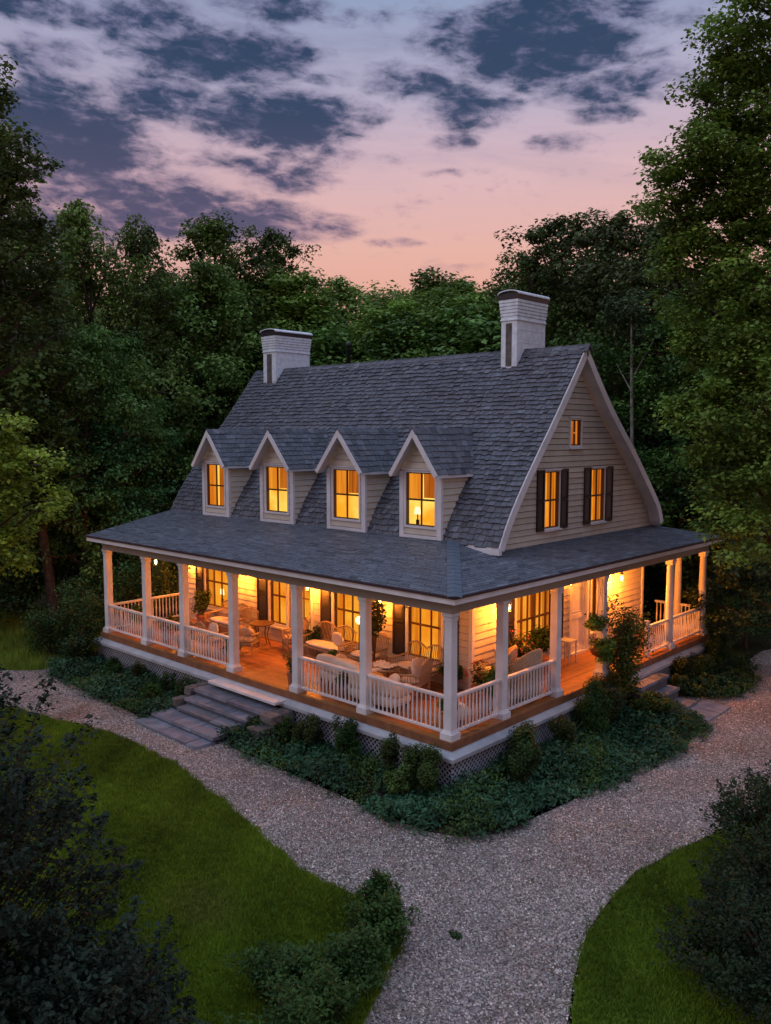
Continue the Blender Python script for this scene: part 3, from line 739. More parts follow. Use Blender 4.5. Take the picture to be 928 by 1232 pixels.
# ---- deck, riser, ledge, lattice
XD0, XD1, YD0, YD1 = -13.82, .17, -.17, 12.5
dk = MB(); r = random.Random(8)
def planks(x0, x1, y0, y1, along):
    w = .11; lo, hi = (y0, y1) if along == 'x' else (x0, x1); p = lo
    while p < hi-.01:
        q = min(p+w, hi); k = r.uniform(.72, 1.18); dk.col = (k, k*r.uniform(.94, 1.04), k*r.uniform(.9, 1.05))
        if along == 'x': dk.box(x0, x1, p+.003, q-.003, -.035, 0)
        else: dk.box(p+.003, q-.003, y0, y1, -.035, 0)
        p = q
planks(XD0, XD1, YD0, YF, 'x'); planks(XS, XD1, YF, YD1, 'y'); planks(HX, XS, HY+.02, YD1, 'x')
DECK = dk.build('deck', MAT['deck'], H)
rs = MB()
STEP_X = (-7.55, -4.9); SIDE_Y = (6.7, 8.75)
def rim(mb, out0, out1, z0, z1, skip=True):
    # boards along front (y) and side (x); out = outward offset from the deck edge
    def seg_x(a, b): mb.box(a, b, YD0-out1, YD0-out0, z0, z1)
    def seg_y(a, b): mb.box(XD1+out0, XD1+out1, a, b, z0, z1)
    seg_x(XD0-out1, XD1+out1)
    seg_y(YD0-out0, YD1+out1)
    mb.box(XD0-out1, XD0-out0, YD0-out0, YF, z0, z1)
    mb.box(HX, XD1+out0, YD1+out0, YD1+out1, z0, z1)
rim(rs, -.0, .03, -.17, -.002); 
k = .8; rs.build('riser_board', MAT['riser'], H)
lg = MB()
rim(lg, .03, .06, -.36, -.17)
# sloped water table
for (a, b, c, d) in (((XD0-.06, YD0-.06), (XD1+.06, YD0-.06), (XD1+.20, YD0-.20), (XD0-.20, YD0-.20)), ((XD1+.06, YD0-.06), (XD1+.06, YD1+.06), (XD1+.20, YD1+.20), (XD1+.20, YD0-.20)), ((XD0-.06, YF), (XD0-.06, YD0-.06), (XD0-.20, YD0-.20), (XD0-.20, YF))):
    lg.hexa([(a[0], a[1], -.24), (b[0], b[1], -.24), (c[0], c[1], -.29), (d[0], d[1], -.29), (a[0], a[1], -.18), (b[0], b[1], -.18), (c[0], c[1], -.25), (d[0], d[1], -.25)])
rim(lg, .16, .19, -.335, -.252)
lg.build('water_table', MAT['shaded_band'], H)
def lattice(p0, p1, z0=-1.0, z1=-.335):
    a = Vector(p0); b = Vector(p1); d = (b-a); L_ = d.length; d.normalize(); o = Vector((d.y, -d.x)); h = z1-z0
    m = MB()
    for sgn, off in ((1, 0.0), (-1, .013)):
        x = -h
        while x < L_:
            s0, s1 = max(x, 0), min(x+h, L_)
            if s1-s0 > .02:
                f = lambda s: (s-x) if sgn > 0 else h-(s-x)
                A = a+d*s0-o*off; B = a+d*s1-o*off
                m.bar((A.x, A.y, z0+f(s0)), (B.x, B.y, z0+f(s1)), .012, .028, up=(o.x, o.y, 0)) if False else m.bar((A.x, A.y, z0+f(s0)), (B.x, B.y, z0+f(s1)), .028, .012, up=(o.x, o.y, 0))
            x += .125
    fr = [(0, L_)]
    return m
for p0, p1 in (((XD0-.1, YD0-.1), (STEP_X[0], YD0-.1)), ((STEP_X[1], YD0-.1), (XD1+.1, YD0-.1)), ((XD1+.1, YD0-.1), (XD1+.1, SIDE_Y[0])), ((XD1+.1, SIDE_Y[1]), (XD1+.1, YD1+.1))):
    m = lattice(p0, p1); m.build('lattice_skirt', MAT['lattice'], H)
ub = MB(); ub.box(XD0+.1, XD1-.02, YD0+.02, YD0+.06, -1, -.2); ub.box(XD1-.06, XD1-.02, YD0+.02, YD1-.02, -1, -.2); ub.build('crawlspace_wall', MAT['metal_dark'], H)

# ---- posts
FX = [0, -2.40, -4.69, -7.21, -9.47, -11.40, -13.63]
RY = [1.77, 3.94, 6.13, 10.04, 12.33]
def post(x, y, rnd_=False, r0=.095):
    m = MB()
    if rnd_:
        m.lathe((x, y, 0), [(r0*1.0, .12), (r0*1.02, .4), (r0*.98, 1.3), (r0*.86, 2.42), (r0*.86, 2.47)], 20)
        p = m.build('post', MAT['white'], H, smooth=True)
    else:
        w = .098; m.hexa([(x-w, y-w, 0.2), (x+w, y-w, 0.2), (x+w, y+w, 0.2), (x-w, y+w, 0.2), (x-w*.94, y-w*.94, 2.45), (x+w*.94, y-w*.94, 2.45), (x+w*.94, y+w*.94, 2.45), (x-w*.94, y+w*.94, 2.45)])
        p = m.build('post', MAT['white'], H)
    b = MB(); b.box(x-.15, x+.15, y-.15, y+.15, 0.0, .13)
    b.hexa([(x-.13, y-.13, .13), (x+.13, y-.13, .13), (x+.13, y+.13, .13), (x-.13, y+.13, .13), (x-.10, y-.10, .20), (x+.10, y-.10, .20), (x+.10, y+.10, .20), (x-.10, y+.10, .20)])
    b.build('base', MAT['white'], p, root=H)
    c = MB(); c.box(x-.105, x+.105, y-.105, y+.105, 2.44, 2.50); c.box(x-.125, x+.125, y-.125, y+.125, 2.54, 2.6)
    c.hexa([(x-.10, y-.10, 2.5), (x+.10, y-.10, 2.5), (x+.10, y+.10, 2.5), (x-.10, y+.10, 2.5), (x-.115, y-.115, 2.54), (x+.115, y-.115, 2.54), (x+.115, y+.115, 2.54), (x-.115, y+.115, 2.54)])
    c.build('capital', MAT['white'], p, root=H)
for x in FX: post(x, 0)
for y in RY[:3]: post(0, y)
post(0, RY[3], True, .11); post(0, RY[4], True, .11); post(-.78, RY[4], True, .11)
# ---- railings
def railing(p0, p1):
    a = Vector((p0[0], p0[1], 0)); b = Vector((p1[0], p1[1], 0)); d = (b-a).normalized(); a = a+d*.09; b = b-d*.09; L_ = (b-a).length
    m = MB(); n = max(3, round(L_/.125))
    for i in range(n):
        q = a+d*(L_*(i+.5)/n)
        m.lathe((q.x, q.y, .13), [(.017, 0), (.017, .08), (.023, .16), (.027, .27), (.018, .42), (.014, .55), (.018, .60), (.017, .70)], 8)
    o = m.build('railing', MAT['white'], H)
    t = MB(); z = Vector((0, 0, 1)); t.bar(a+z*.855, b+z*.855, .095, .035); t.bar(a+z*.822, b+z*.822, .055, .032); t.build('top_rail', MAT['white'], o, root=H)
    u = MB(); u.bar(a+z*.115, b+z*.115, .07, .045); u.build('bottom_rail', MAT['white'], o, root=H)
for i in range(6):
    if i != 2: railing((FX[i+1], 0), (FX[i], 0))
railing((-13.63, 0), (-13.63, YF-.1))
railing((0, 0), (0, RY[0])); railing((0, RY[0]), (0, RY[1]))
railing((0, RY[3]), (0, RY[4])); railing((-.78, RY[4]), (0, RY[4])); railing((XS, RY[4]), (-.78, RY[4]))
railing((0, 8.75), (0, RY[3]))
post_n = MB(); post_n.box(-.05, .05, 8.62, 8.72, 0, .98); post_n.box(-.065, .065, 8.605, 8.735, .98, 1.02); post_n.build('newel_post', MAT['white'], H)

# ---- beam, ceiling, porch roof
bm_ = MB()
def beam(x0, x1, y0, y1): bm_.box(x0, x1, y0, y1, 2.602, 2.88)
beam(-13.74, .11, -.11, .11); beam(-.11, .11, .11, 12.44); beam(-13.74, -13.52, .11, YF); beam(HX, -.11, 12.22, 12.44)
bm_.build('porch_beam', MAT['beam_shade'], H)
OE = .43
XO0, XO1, YO0, YO1 = -14.10, .43, -.43, 12.80
cl = MB(); cl.col = (1, 1, 1)
cl.box(XO0+.1, XO1-.06, YO0+.06, YF+.3, 2.885, 2.905); cl.box(XS-.3, XO1-.06, YF+.3, YO1-.06, 2.885, 2.905); cl.box(HX, XS-.3, HY, YO1-.06, 2.885, 2.905)
cl.build('porch_ceiling', MAT['trim'], H)
fs = MB()
for (x0, x1, y0, y1) in ((XO0, XO1, YO0, YO0+.03), (XO1-.03, XO1, YO0+.03, YO1), (XO0, XO0+.03, YO0+.03, 3.2), (HX, XO1-.03, YO1-.03, YO1)):
    fs.box(x0, x1, y0, y1, 2.87, 2.985)
fs.build('fascia', MAT['trim'], H)
ge = MB()
for (x0, x1, y0, y1) in ((XO0-.04, XO1+.04, YO0-.04, YO0+.02), (XO1-.02, XO1+.04, YO0+.02, YO1+.04), (XO0-.04, XO0+.02, YO0+.02, 3.2), (HX, XO1-.02, YO1-.02, YO1+.04)):
    ge.box(x0, x1, y0, y1, 2.987, 3.03)
ge.build('roof_edge', MAT['gutter'], H)
# slopes: front z = 3.03 + sf*(y-YO0), side z = 3.03 + ss*(XO1-x)
sf, ss = .150, .185
HIPK = ss/sf
pr = MB(); pu = MB()
st = .10
class _PT(random.Random):
    pass
PT = _PT(12)
def slope_courses(kind):
    if kind == 'front':
        run = 3.55; n = int(run/st)
        for k in range(n):
            a, b = k*run/n, (k+1)*run/n
            hx = lambda t: XO1-t*sf/ss
            lx = lambda t: XO0-.02-t*.2
            shingle_course(pr, (0, YO0+a, 3.03+sf*a), (0, YO0+b, 3.03+sf*b), (1, 0, 0), (0, -sf, 1), lx(a), hx(a), lx(b), hx(b), .30, .013, PT, .03, .006)
        pu.quad((XO0, YO0, 3.028), (XO1, YO0, 3.028), (XO1-run*sf/ss, YO0+run, 3.028+sf*run), (XO0-.7, YO0+run, 3.028+sf*run))
    if kind == 'side':
        run = 3.3; n = int(run/st)
        for k in range(n):
            a, b = k*run/n, (k+1)*run/n
            y0 = lambda t: YO0+t*ss/sf
            y1 = lambda t: YO1-t*ss/.26
            x = XO1-a
            lim = 1.83
            lo_a, lo_b = y0(a), y0(b)
            hi_a, hi_b = (y1(a), y1(b)) if b <= lim else (3.15, 3.15)
            if hi_b-lo_b < .05: break
            shingle_course(pr, (XO1-a, 0, 3.03+ss*a), (XO1-b, 0, 3.03+ss*b), (0, 1, 0), (ss, 0, 1), lo_a, hi_a, lo_b, hi_b, .30, .013, PT, .03, .006)
        r1 = 1.83
        pu.quad((XO1, YO0, 3.028), (XO1, YO1, 3.028), (XO1-r1, YO1-r1*ss/.26, 3.028+ss*r1), (XO1-r1, YO0+r1*ss/sf, 3.028+ss*r1))
        r2 = 2.9
        pu.add([(XO1-r1, YO0+r1*ss/sf, 3.028+ss*r1), (XO1-r1, 3.15, 3.028+ss*r1), (XO1-r2, 3.15, 3.028+ss*r2)], [(0, 1, 2)])
slope_courses('front'); slope_courses('side')
# rear slope
run = 1.3; n = int(run/st)
for k in range(n):
    a, b = k*run/n, (k+1)*run/n
    shingle_course(pr, (0, YO1-a, 3.03+.26*a), (0, YO1-b, 3.03+.26*b), (1, 0, 0), (0, .26, 1), HX, XO1-a*.26/ss, HX, XO1-b*.26/ss, .30, .013, PT, .03, .006)
pu.quad((HX, YO1, 3.028), (XO1, YO1, 3.028), (XO1-run*.26/ss, YO1-run, 3.028+.26*run), (HX, YO1-run, 3.028+.26*run))
PR = pr.build('porch_roof', MAT['porch_shingle'], H)
pu.build('underlay', MAT['metal_dark'], PR, root=H)
hp = MB()
hx = lambda t: (XO1-t*sf/ss, YO0+t, 3.048+sf*t)
n = 16; T = 3.42
hip = [Vector(hx(T*i/n)) for i in range(n+1)]
perp = Vector((ss, sf, 0)).normalized(); perp = Vector((1, .8, 0)).normalized()
for i in range(n):
    a, b = hip[i]-(hip[i+1]-hip[i])*.12, hip[i+1]; w = .15
    for sgn, dz in ((1, -.018), (-1, -.014)):
        hp.hexa([a+Vector((0, 0, .0)), b, b+perp*w*sgn+Vector((0, 0, dz)), a+perp*w*sgn+Vector((0, 0, dz)), a+Vector((0, 0, .022)), b+Vector((0, 0, .014)), b+perp*w*sgn+Vector((0, 0, dz+.012)), a+perp*w*sgn+Vector((0, 0, dz+.02))])
hp.build('hip_flashing', MAT['flash'], PR, root=H)

# ---- dormers
# (window centre x, wall half width, eave half width)
DORM = [(-3.36, .66, .80, .48, .30, 'up'), (-6.03, .72, .90, .50, None, 'up'), (-8.97, .74, .92, .49, None, 'up'), (-12.02, .68, .88, .47, None, 'full')]
for (xc, hw, ew, ww, lampf, curt) in DORM:
    yd = 2.97; zb = 3.46; ze = 5.12; za = 6.02; pitch = (za-ze)/ew*1.0
    zap = 6.28; ez = 5.16
    sl = (zap-ez)/ew
    wop = (xc-ww, xc+ww, 3.86, 5.2)
    def lim(z, xc=xc, hw=hw): 
        top = zap-.10-(z-0)
        w_ = min(hw, max(0.0, (zap-.14-z)/sl)); return (xc-w_, xc+w_)
    P = lambda u, z, d: (u, yd-d, z)
    m = clap(MB(), P, lim, zb, zap-.16, .17, [(wop[0]-.06, wop[1]+.06, wop[2]-.06, wop[3]+.06)], tones=(.98, 1.12))
    # cheeks
    zc = 5.3
    for sgn in (1, -1):
        X = xc+sgn*hw
        PC = (lambda u, z, d, X=X, sgn=sgn: (X+d*sgn, u, z))
        clap(m, PC, lambda z: (yd, max(yd+.02, roof_y_front(z)+.05)), zb+.05, 5.30, .17, tones=(.98, 1.12))
    D = m.build('dormer', MAT['siding'], H)
    t = MB()
    for sgn in (1, -1):
        x0 = xc+sgn*hw
        t.box(min(x0-sgn*.11, x0+sgn*.03), max(x0-sgn*.11, x0+sgn*.03), yd-.05, yd+.02, zb, 5.22)
    t.box(xc-hw+.11, xc+hw-.11, yd-.05, yd, zb, zb+.16)
    # inner face behind the gable boards
    t.add([(xc-hw, yd+.02, zb), (xc-ww-.05, yd+.02, zb), (xc-ww-.05, yd+.02, 5.25), (xc-hw, yd+.02, 5.25)], [(0, 1, 2, 3)])
    t.add([(xc+hw, yd+.02, zb), (xc+ww+.05, yd+.02, zb), (xc+ww+.05, yd+.02, 5.25), (xc+hw, yd+.02, 5.25)], [(0, 1, 2, 3)])
    t.add([(xc-hw, yd+.02, 5.25), (xc+hw, yd+.02, 5.25), (xc, yd+.02, zap-.16)], [(0, 1, 2)])
    t.add([(xc-ww-.06, yd+.02, zb), (xc+ww+.06, yd+.02, zb), (xc+ww+.06, yd+.02, 3.84), (xc-ww-.06, yd+.02, 3.84)], [(0, 1, 2, 3)])
    t.build('corner_trim', MAT['trim'], D, root=H)
    # roof: two slopes with courses running back into the main roof
    rf = MB(); yr = yd-.32
    slen = math.hypot(ew, zap-ez); n = int(slen/.16)
    for sgn in (1, -1):
        U = (0, 1, 0)
        for k in range(n):
            a, b = k/n, (k+1)/n
            xa, za_ = xc+sgn*ew*(1-a), ez+(zap-ez)*a; xb, zb_ = xc+sgn*ew*(1-b), ez+(zap-ez)*b
            nr = Vector((sgn*(zap-ez), 0, ew)).normalized()
            shingle_course(rf, (xa, 0, za_), (xb, 0, zb_), U, nr, yr, roof_y_front(za_)+.10, yr, roof_y_front(zb_)+.10, .21, .024, rnd, .02)
    DR = rf.build('dormer_roof', MAT['slate'], D, root=H)
    so = MB(); tk = .07
    for sgn in (1, -1):
        e0 = (xc+sgn*ew, ez); e1 = (xc, zap)
        yb0, yb1 = roof_y_front(ez)+.1, roof_y_front(zap)+.1
        so.hexa([(e0[0], yr, e0[1]-tk), (e0[0], yb0, e0[1]-tk), (e1[0], yb1, e1[1]-tk), (e1[0], yr, e1[1]-tk), (e0[0], yr, e0[1]), (e0[0], yb0, e0[1]), (e1[0], yb1, e1[1]), (e1[0], yr, e1[1])])
        # barge board
        nn = Vector((sgn*(zap-ez), ew)).normalized()*-.115
        so.hexa([(e0[0]+sgn*.0, yr-.03, e0[1]), (e1[0], yr-.03, e1[1]), (e1[0], yr-.03, e1[1]-.20), (e0[0]+nn.x*1, yr-.03, e0[1]+nn.y), (e0[0], yr+.005, e0[1]), (e1[0], yr+.005, e1[1]), (e1[0], yr+.005, e1[1]-.20), (e0[0]+nn.x, yr+.005, e0[1]+nn.y)])
    so.build('barge_board', MAT['trim'], D, root=H)
    rd = MB(); y = yr-.02
    while y < roof_y_front(zap)+.05:
        for sgn in (1, -1):
            rd.col = shingle_tone(rnd); w = .10; dz = -w*sl
            rd.hexa([(xc, y, zap+.01), (xc, y+.24, zap+.01), (xc+sgn*w, y+.24, zap+dz+.01), (xc+sgn*w, y, zap+dz+.01), (xc, y, zap+.045), (xc, y+.24, zap+.03), (xc+sgn*w, y+.24, zap+dz+.04), (xc+sgn*w, y, zap+dz+.05)])
        y += .22
    rd.build('ridge_cap', MAT['slate'], DR if False else D, root=H)
    w_ = window(D, P, *wop, curtain=curt, lamp=lampf, casing=.06, cols=2, room='room_bright', name='window', cd=-.085, sill=False)
    # keep to part > sub-part: hoist the window to the house
    w_.parent = H

# ---- chimneys
def chimney(x0, x1, y0, y1, zt, seed):
    m = MB(); m.box(x0, x1, y0, y1, 7.3, zt)
    rr = random.Random(seed); zz = zt; n = 6; g = 0
    for k in range(n):
        e = .009*(k+1)
        m.box(x0-e, x1+e, y0-e, y1+e, zz+.002, zz+.075); m.box(x0-e+.02, x1+e-.02, y0-e+.02, y1+e-.02, zz+.075, zz+.09); zz += .09
    m.box(x0-.03, x1+.03, y0-.03, y1+.03, zt-.03, zt-.0)
    for q in (.28, .62): m.box(x1, x1+.006, y0+.02, y1-.02, zt-q, zt-q+.012)
    c = m.build('chimney', MAT['chimney'], H)
    pn = MB(); w = x1-x0; pn.box(x0+w*.30, x0+w*.68, y0-.006, y0+.002, zt-1.25, zt-.10)
    for i in range(6): pn.box(x0+w*.30, x0+w*.68, y0-.010, y0-.006, zt-1.22+i*.19, zt-1.21+i*.19)
    pn.build('brick_panel', MAT['rock'], c, root=H)
    cp = MB(); e = .065; cp.box(x0-e, x1+e, y0-e, y1+e, zz+.002, zz+.12)
    cp.build('cap', MAT['metal_dark'], c, root=H)
    # shallow barrel cover
    cv = MB(); n = 10; e = .085; cx_ = (x0+x1)/2; hw_ = (x1-x0)/2+e
    vs = []
    for i in range(n+1):
        a = math.pi*i/n; x = cx_-hw_*math.cos(a); z = zz+.12+.10*math.sin(a)
        vs += [(x, y0-e, z), (x, y1+e, z), (x, y1+e, z+.03), (x, y0-e, z+.03)]
    cv.add(vs, [q for i in range(n) for q in ((4*i, 4*i+4, 4*i+5, 4*i+1), (4*i+2, 4*i+6, 4*i+7, 4*i+3), (4*i+3, 4*i+7, 4*i+4, 4*i), (4*i+1, 4*i+5, 4*i+6, 4*i+2))]+[(0, 1, 2, 3), (4*n+3, 4*n+2, 4*n+1, 4*n)])
    cv.build('cover', MAT['chimney'], c, root=H)
    en = MB(); en.add([(cx_-hw_*math.cos(math.pi*i/n)*.9, y0-e+.06, zz+.12+.09*math.sin(math.pi*i/n)) for i in range(n+1)], [tuple(range(n+1))])
    en.build('cover_end', MAT['metal_dark'], c, root=H)
chimney(-3.42, -2.90, 6.40, 7.80, 9.28, 1)
chimney(-13.83, -13.13, 6.40, 8.00, 9.10, 2)
v = MB(); v.lathe((-9.96, 6.9, 8.2), [(.07, 0), (.07, .85), (.10, .86), (.10, .97), (.06, 1.0)], 14); v.build('vent_pipe', MAT['metal_dark'], H, smooth=True)

# ---- stone steps (things of their own)
def slab(mb, x0, x1, y0, y1, z0, z1, r, sp=.05):
    j = lambda: r.uniform(-sp*.3, sp*.3)
    k = r.uniform(.8, 1.2); mb.col = (k*r.uniform(.96, 1.06), k, k*r.uniform(.98, 1.06))
    mb.hexa([(x0+j(), y0+j(), z0), (x1+j(), y0+j(), z0), (x1+j(), y1, z0), (x0+j(), y1, z0), (x0+j()+.01, y0+j()+.01, z1), (x1+j()-.01, y0+j()+.01, z1), (x1+j()-.01, y1, z1), (x0+j()+.01, y1, z1)])
T = thing('front_steps', (-6.5, -1.2, G), 'broad bluestone steps and landings rising to the porch opening', 'steps', world=True)
wt = MB(); wt.box(-7.52, -4.82, -.62, -.235, -.255, -.185); wt.build('top_tread', MAT['white'], T, bevel=.01)
r = random.Random(3)
def tread(x0, x1, y0, y1, z, h, cuts, nm='tread'):
    m = MB(); xs = [x0]+cuts+[x1]
    for a, b in zip(xs, xs[1:]): slab(m, a+.006, b-.006, y0, y1, z-.07, z, r)
    m.col = (.55, .55, .55); m.box(x0+.04, x1-.04, y0+.04, y1, z-h, z-.07); m.build(nm, MAT['stone'], T)
tread(-7.75, -4.90, -.92, -.42, -.37, .2, [-6.3])
tread(-7.72, -5.05, -1.22, -.85, -.54, .2, [-6.9, -5.9])
tread(-7.62, -5.3, -1.50, -1.15, -.69, .2, [-6.2])
tread(-8.05, -5.40, -1.98, -1.42, -.82, .17, [-7.1, -6.3], 'landing')
tread(-8.10, -5.42, -2.42, -1.90, -.925, .07, [-7.0, -5.85], 'landing')
for x0, x1 in ((-4.9, -4.45), (-8.05, -7.78)):
    m = MB(); y = -.30
    for i in range(3):
        for z in (-1.0, -.78, -.56):
            if z > -.6 and i > 1: continue
            slab(m, x0, x1, y-.36, y-.02, z, z+.2, r, .10)
        y -= .36
    m.build('cheek_stones', MAT['rock'], T, bevel=.02)
T = thing('side_steps', (.6, 7.8, G), 'stone slabs leading from the side porch opening to the drive', 'steps', world=True)
for (x0, x1, y0, y1, z, nm) in ((.24, .75, 6.85, 8.5, -.33, 'tread'), (.55, 1.05, 6.95, 8.55, -.62, 'tread'), (.85, 1.55, 7.15, 8.5, -.88, 'landing'), (1.5, 2.3, 7.4, 8.9, -.955, 'landing')):
    m = MB(); cut = y0+(y1-y0)*r.uniform(.4, .6); slab(m, x0, x1, y0, cut-.01, z-.07, z, r); slab(m, x0, x1, cut+.01, y1, z-.07, z, r)
    m.col = (.6, .55, .5); m.box(x0+.03, x1-.03, y0+.05, y1-.05, max(-1.0, z-.3), z-.07); m.build(nm, MAT['stone'], T)
# ------------------------------------------------------------------ lamps of the porch
def point(name, loc, power, parent, radius=.05, col=(1, .255, .024)):
    l = bpy.data.lights.new(name, 'POINT'); l.energy = power; l.color = col; l.shadow_soft_size = radius
    o = bpy.data.objects.new(name, l); COL.objects.link(o); off = Vector((0, 0, 0))
    rt = parent
    while rt.parent is not None: rt = rt.parent
    if rt.get('_world'): off = rt.location
    o.location = Vector(loc)-off; o.parent = parent; return o
def wall_lamp(x, y, z, nx, ny, power):
    m = MB(); cx, cy = x+nx*.17, y+ny*.17
    px, py = -ny, nx
    m.hexa([(x+px*.05, y+py*.05, z-.11), (x-px*.05, y-py*.05, z-.11), (x-px*.05+nx*.02, y-py*.05+ny*.02, z-.11), (x+px*.05+nx*.02, y+py*.05+ny*.02, z-.11),
            (x+px*.05, y+py*.05, z+.11), (x-px*.05, y-py*.05, z+.11), (x-px*.05+nx*.02, y-py*.05+ny*.02, z+.11), (x+px*.05+nx*.02, y+py*.05+ny*.02, z+.11)])
    m.tube([(x, y, z+.06), (x+nx*.08, y+ny*.08, z+.20), (cx, cy, z+.22), (cx, cy, z+.15)], .009, 6)
    m.lathe((cx, cy, z+.12), [(.075, 0), (.06, .03), (.02, .06), (.012, .09)], 8)
    m.lathe((cx, cy, z-.13), [(.03, 0), (.05, .012), (.05, .02)], 8)
    for k in range(6):
        a = k*math.pi/3; m.bar((cx+.048*math.cos(a), cy+.048*math.sin(a), z-.11), (cx+.066*math.cos(a), cy+.066*math.sin(a), z+.12), .006, .006)
    p = m.build('wall_lamp', MAT['metal_dark'], H)
    b = MB(); b.lathe((cx, cy, z-.09), [(.012, 0), (.03, .03), (.036, .08), (.03, .13), (.012, .16)], 10); b.build('lamp_bulb', MAT['bulb'], p, smooth=True, root=H)
    point('lamp_light', (cx+nx*.05, cy+ny*.05, z+.0), power, p, .07)
LP = 620
wall_lamp(-13.35, YF, 1.8, 0, -1, 170)
wall_lamp(XS, 7.0, 2.15, 1, 0, 60)
# hanging lanterns
def hanging_lantern(x, y, z, label, power):
    t = thing('hanging_lantern', (x, y, z-.14), label, 'lantern', 'lanterns hung from the porch ceiling')
    m = MB(); m.tube([(0, 0, .34), (0, 0, 2.885-z+.14)], .006, 6); m.lathe((0, 0, .24), [(.07, 0), (.05, .03), (.01, .09)], 8); m.lathe((0, 0, 0), [(.05, 0), (.065, .02)], 8)
    for k in range(6):
        a = k*math.pi/3; m.bar((.06*math.cos(a), .06*math.sin(a), .02), (.06*math.cos(a), .06*math.sin(a), .24), .007, .007)
    m.build('lantern_frame', MAT['metal_dark'], t)
    b = MB(); b.lathe((0, 0, .05), [(.012, 0), (.03, .04), (.03, .1), (.012, .14)], 10); b.build('lamp_bulb', MAT['bulb'], t, smooth=True)
    point('lamp_light', (0, 0, .13), power, t, .05)
for x, lb in ((-10.33, 'bright lantern hanging between the two leftmost lit front windows'), (-7.0, 'bright lantern hanging just right of the glazed front door'), (-4.22, 'bright lantern hanging above the slender potted tree')):
    hanging_lantern(x, YF-.42, 1.95, lb, LP)
hanging_lantern(XS+.42, 3.72, 2.0, 'bright lantern hanging beside the side wall near the house corner', LP)
hanging_lantern(XS+.42, 9.4, 2.0, 'bright lantern hanging above the climbing rose at the side opening', LP*2.2)
hanging_lantern(-12.1, .75, 2.30, 'small lantern hanging near the far left end of the porch', 45)
hanging_lantern(-2.55, 1.55, 2.25, 'small lantern hanging over the seating by the near porch corner', 90)

# ------------------------------------------------------------------ furniture, modelled around its own base, front towards -y
def stickback(m, pts_fn, n, z0, z1, lean, r=.009):
    for i in range(n):
        t = i/(n-1); x, y = pts_fn(t); m.tube([(x, y, z0), (x, y+lean, z1(t))], r, 5)
def chair(loc, rz, label, w=.62, group='armchairs and chairs on the porch', name='wicker_armchair', mt='wicker', cushion='cushion', rocker=False, pillow=False):
    t = thing(name, loc, label, 'chair', group, R(rz)); h = w/2
    for sx in (-1, 1):
        for sy, hh in ((-1, .58), (1, .40)):
            l = MB(); l.tube([(sx*h, sy*.27, .03 if rocker else 0), (sx*(h-.01), sy*.26, hh)], [.018, .022], 8); l.build('leg', MAT[mt], t)
    s = MB(); s.box(-h, h, -.27, .27, .33, .38); 
    for i in range(13):
        x = -h+.02+(w-.04)*i/12; s.box(x-.008, x+.008, -.275, -.268, .16, .33)
    s.tube([(-h, -.27, .16), (h, -.27, .16)], .014, 6); s.tube([(-h, -.27, .16), (-h, .27, .16)], .012, 6); s.tube([(h, -.27, .16), (h, .27, .16)], .012, 6)
    s.build('seat', MAT[mt], t)
    b = MB()
    top = lambda u: .86+.10*math.sin(math.pi*u)
    fn = lambda u: (-h+.02+(w-.04)*u, .27)
    stickback(b, fn, 15, .38, top, .10)
    b.tube([(fn(i/12)[0], .37, top(i/12)) for i in range(13)], .024, 8); b.tube([(-h, .31, .62), (h, .31, .62)], .012, 6)
    b.build('backrest', MAT[mt], t)
    for sx in (-1, 1):
        a = MB(); a.tube([(sx*h, -.30, .585), (sx*(h+.02), 0, .60), (sx*h, .31, .62)], .026, 8)
        for i in range(7):
            y = -.2+i*.07; a.tube([(sx*h, y, .38), (sx*h, y, .585)], .007, 5)
        a.build('armrest', MAT[mt], t)
    c = MB(); c.pillow((0, -.02, .43), h-.04, .25, .055); c.build('seat_cushion', MAT[cushion], t, smooth=True)
    if rocker:
        for sx in (-1, 1):
            k = MB(); k.tube([(sx*h, -.45+.9*i/10, .018+.09*((i-5)/5)**2) for i in range(11)], .018, 6); k.build('rocker', MAT[mt], t)
    return t
def settee(loc, rz, w, label, mt='wicker', cushion='cushion', name='settee', curved=True):
    t = thing(name, loc, label, 'bench', 'settees on the porch', R(rz)); h = w/2
    for sx in (-1, 1):
        for sy in (-1, 1):
            l = MB(); l.tube([(sx*h, sy*.28, 0), (sx*h, sy*.28, .6 if sy < 0 else .42)], .022, 8); l.build('leg', MAT[mt], t)
    s = MB(); s.box(-h, h, -.29, .29, .35, .39)
    n = int(w/.06)
    for i in range(n): x = -h+.03+(w-.06)*i/(n-1); s.tube([(x, -.285, .12), (x, -.285, .35)], .009, 5)
    s.tube([(-h, -.285, .12), (h, -.285, .12)], .014, 6); s.build('seat', MAT[mt], t)
    b = MB(); top = lambda u: .84+(.13*abs(math.sin(2*math.pi*u)) if curved else .05)
    stickback(b, lambda u: (-h+.02+(w-.04)*u, .28), int(w/.055), .39, top, .1, .010)
    b.tube([(-h+w*i/24, .38, top(i/24)) for i in range(25)], .022, 6); b.build('backrest', MAT[mt], t)
    for sx in (-1, 1):
        a = MB(); a.tube([(sx*h, -.31, .6), (sx*h, .32, .62)], .026, 8)
        for i in range(8): a.tube([(sx*h, -.22+i*.07, .39), (sx*h, -.22+i*.07, .6)], .007, 5)
        a.build('armrest', MAT[mt], t)
    c = MB(); c.pillow((0, -.01, .44), h-.05, .27, .06); c.build('seat_cushion', MAT[cushion], t, smooth=True)
    return t
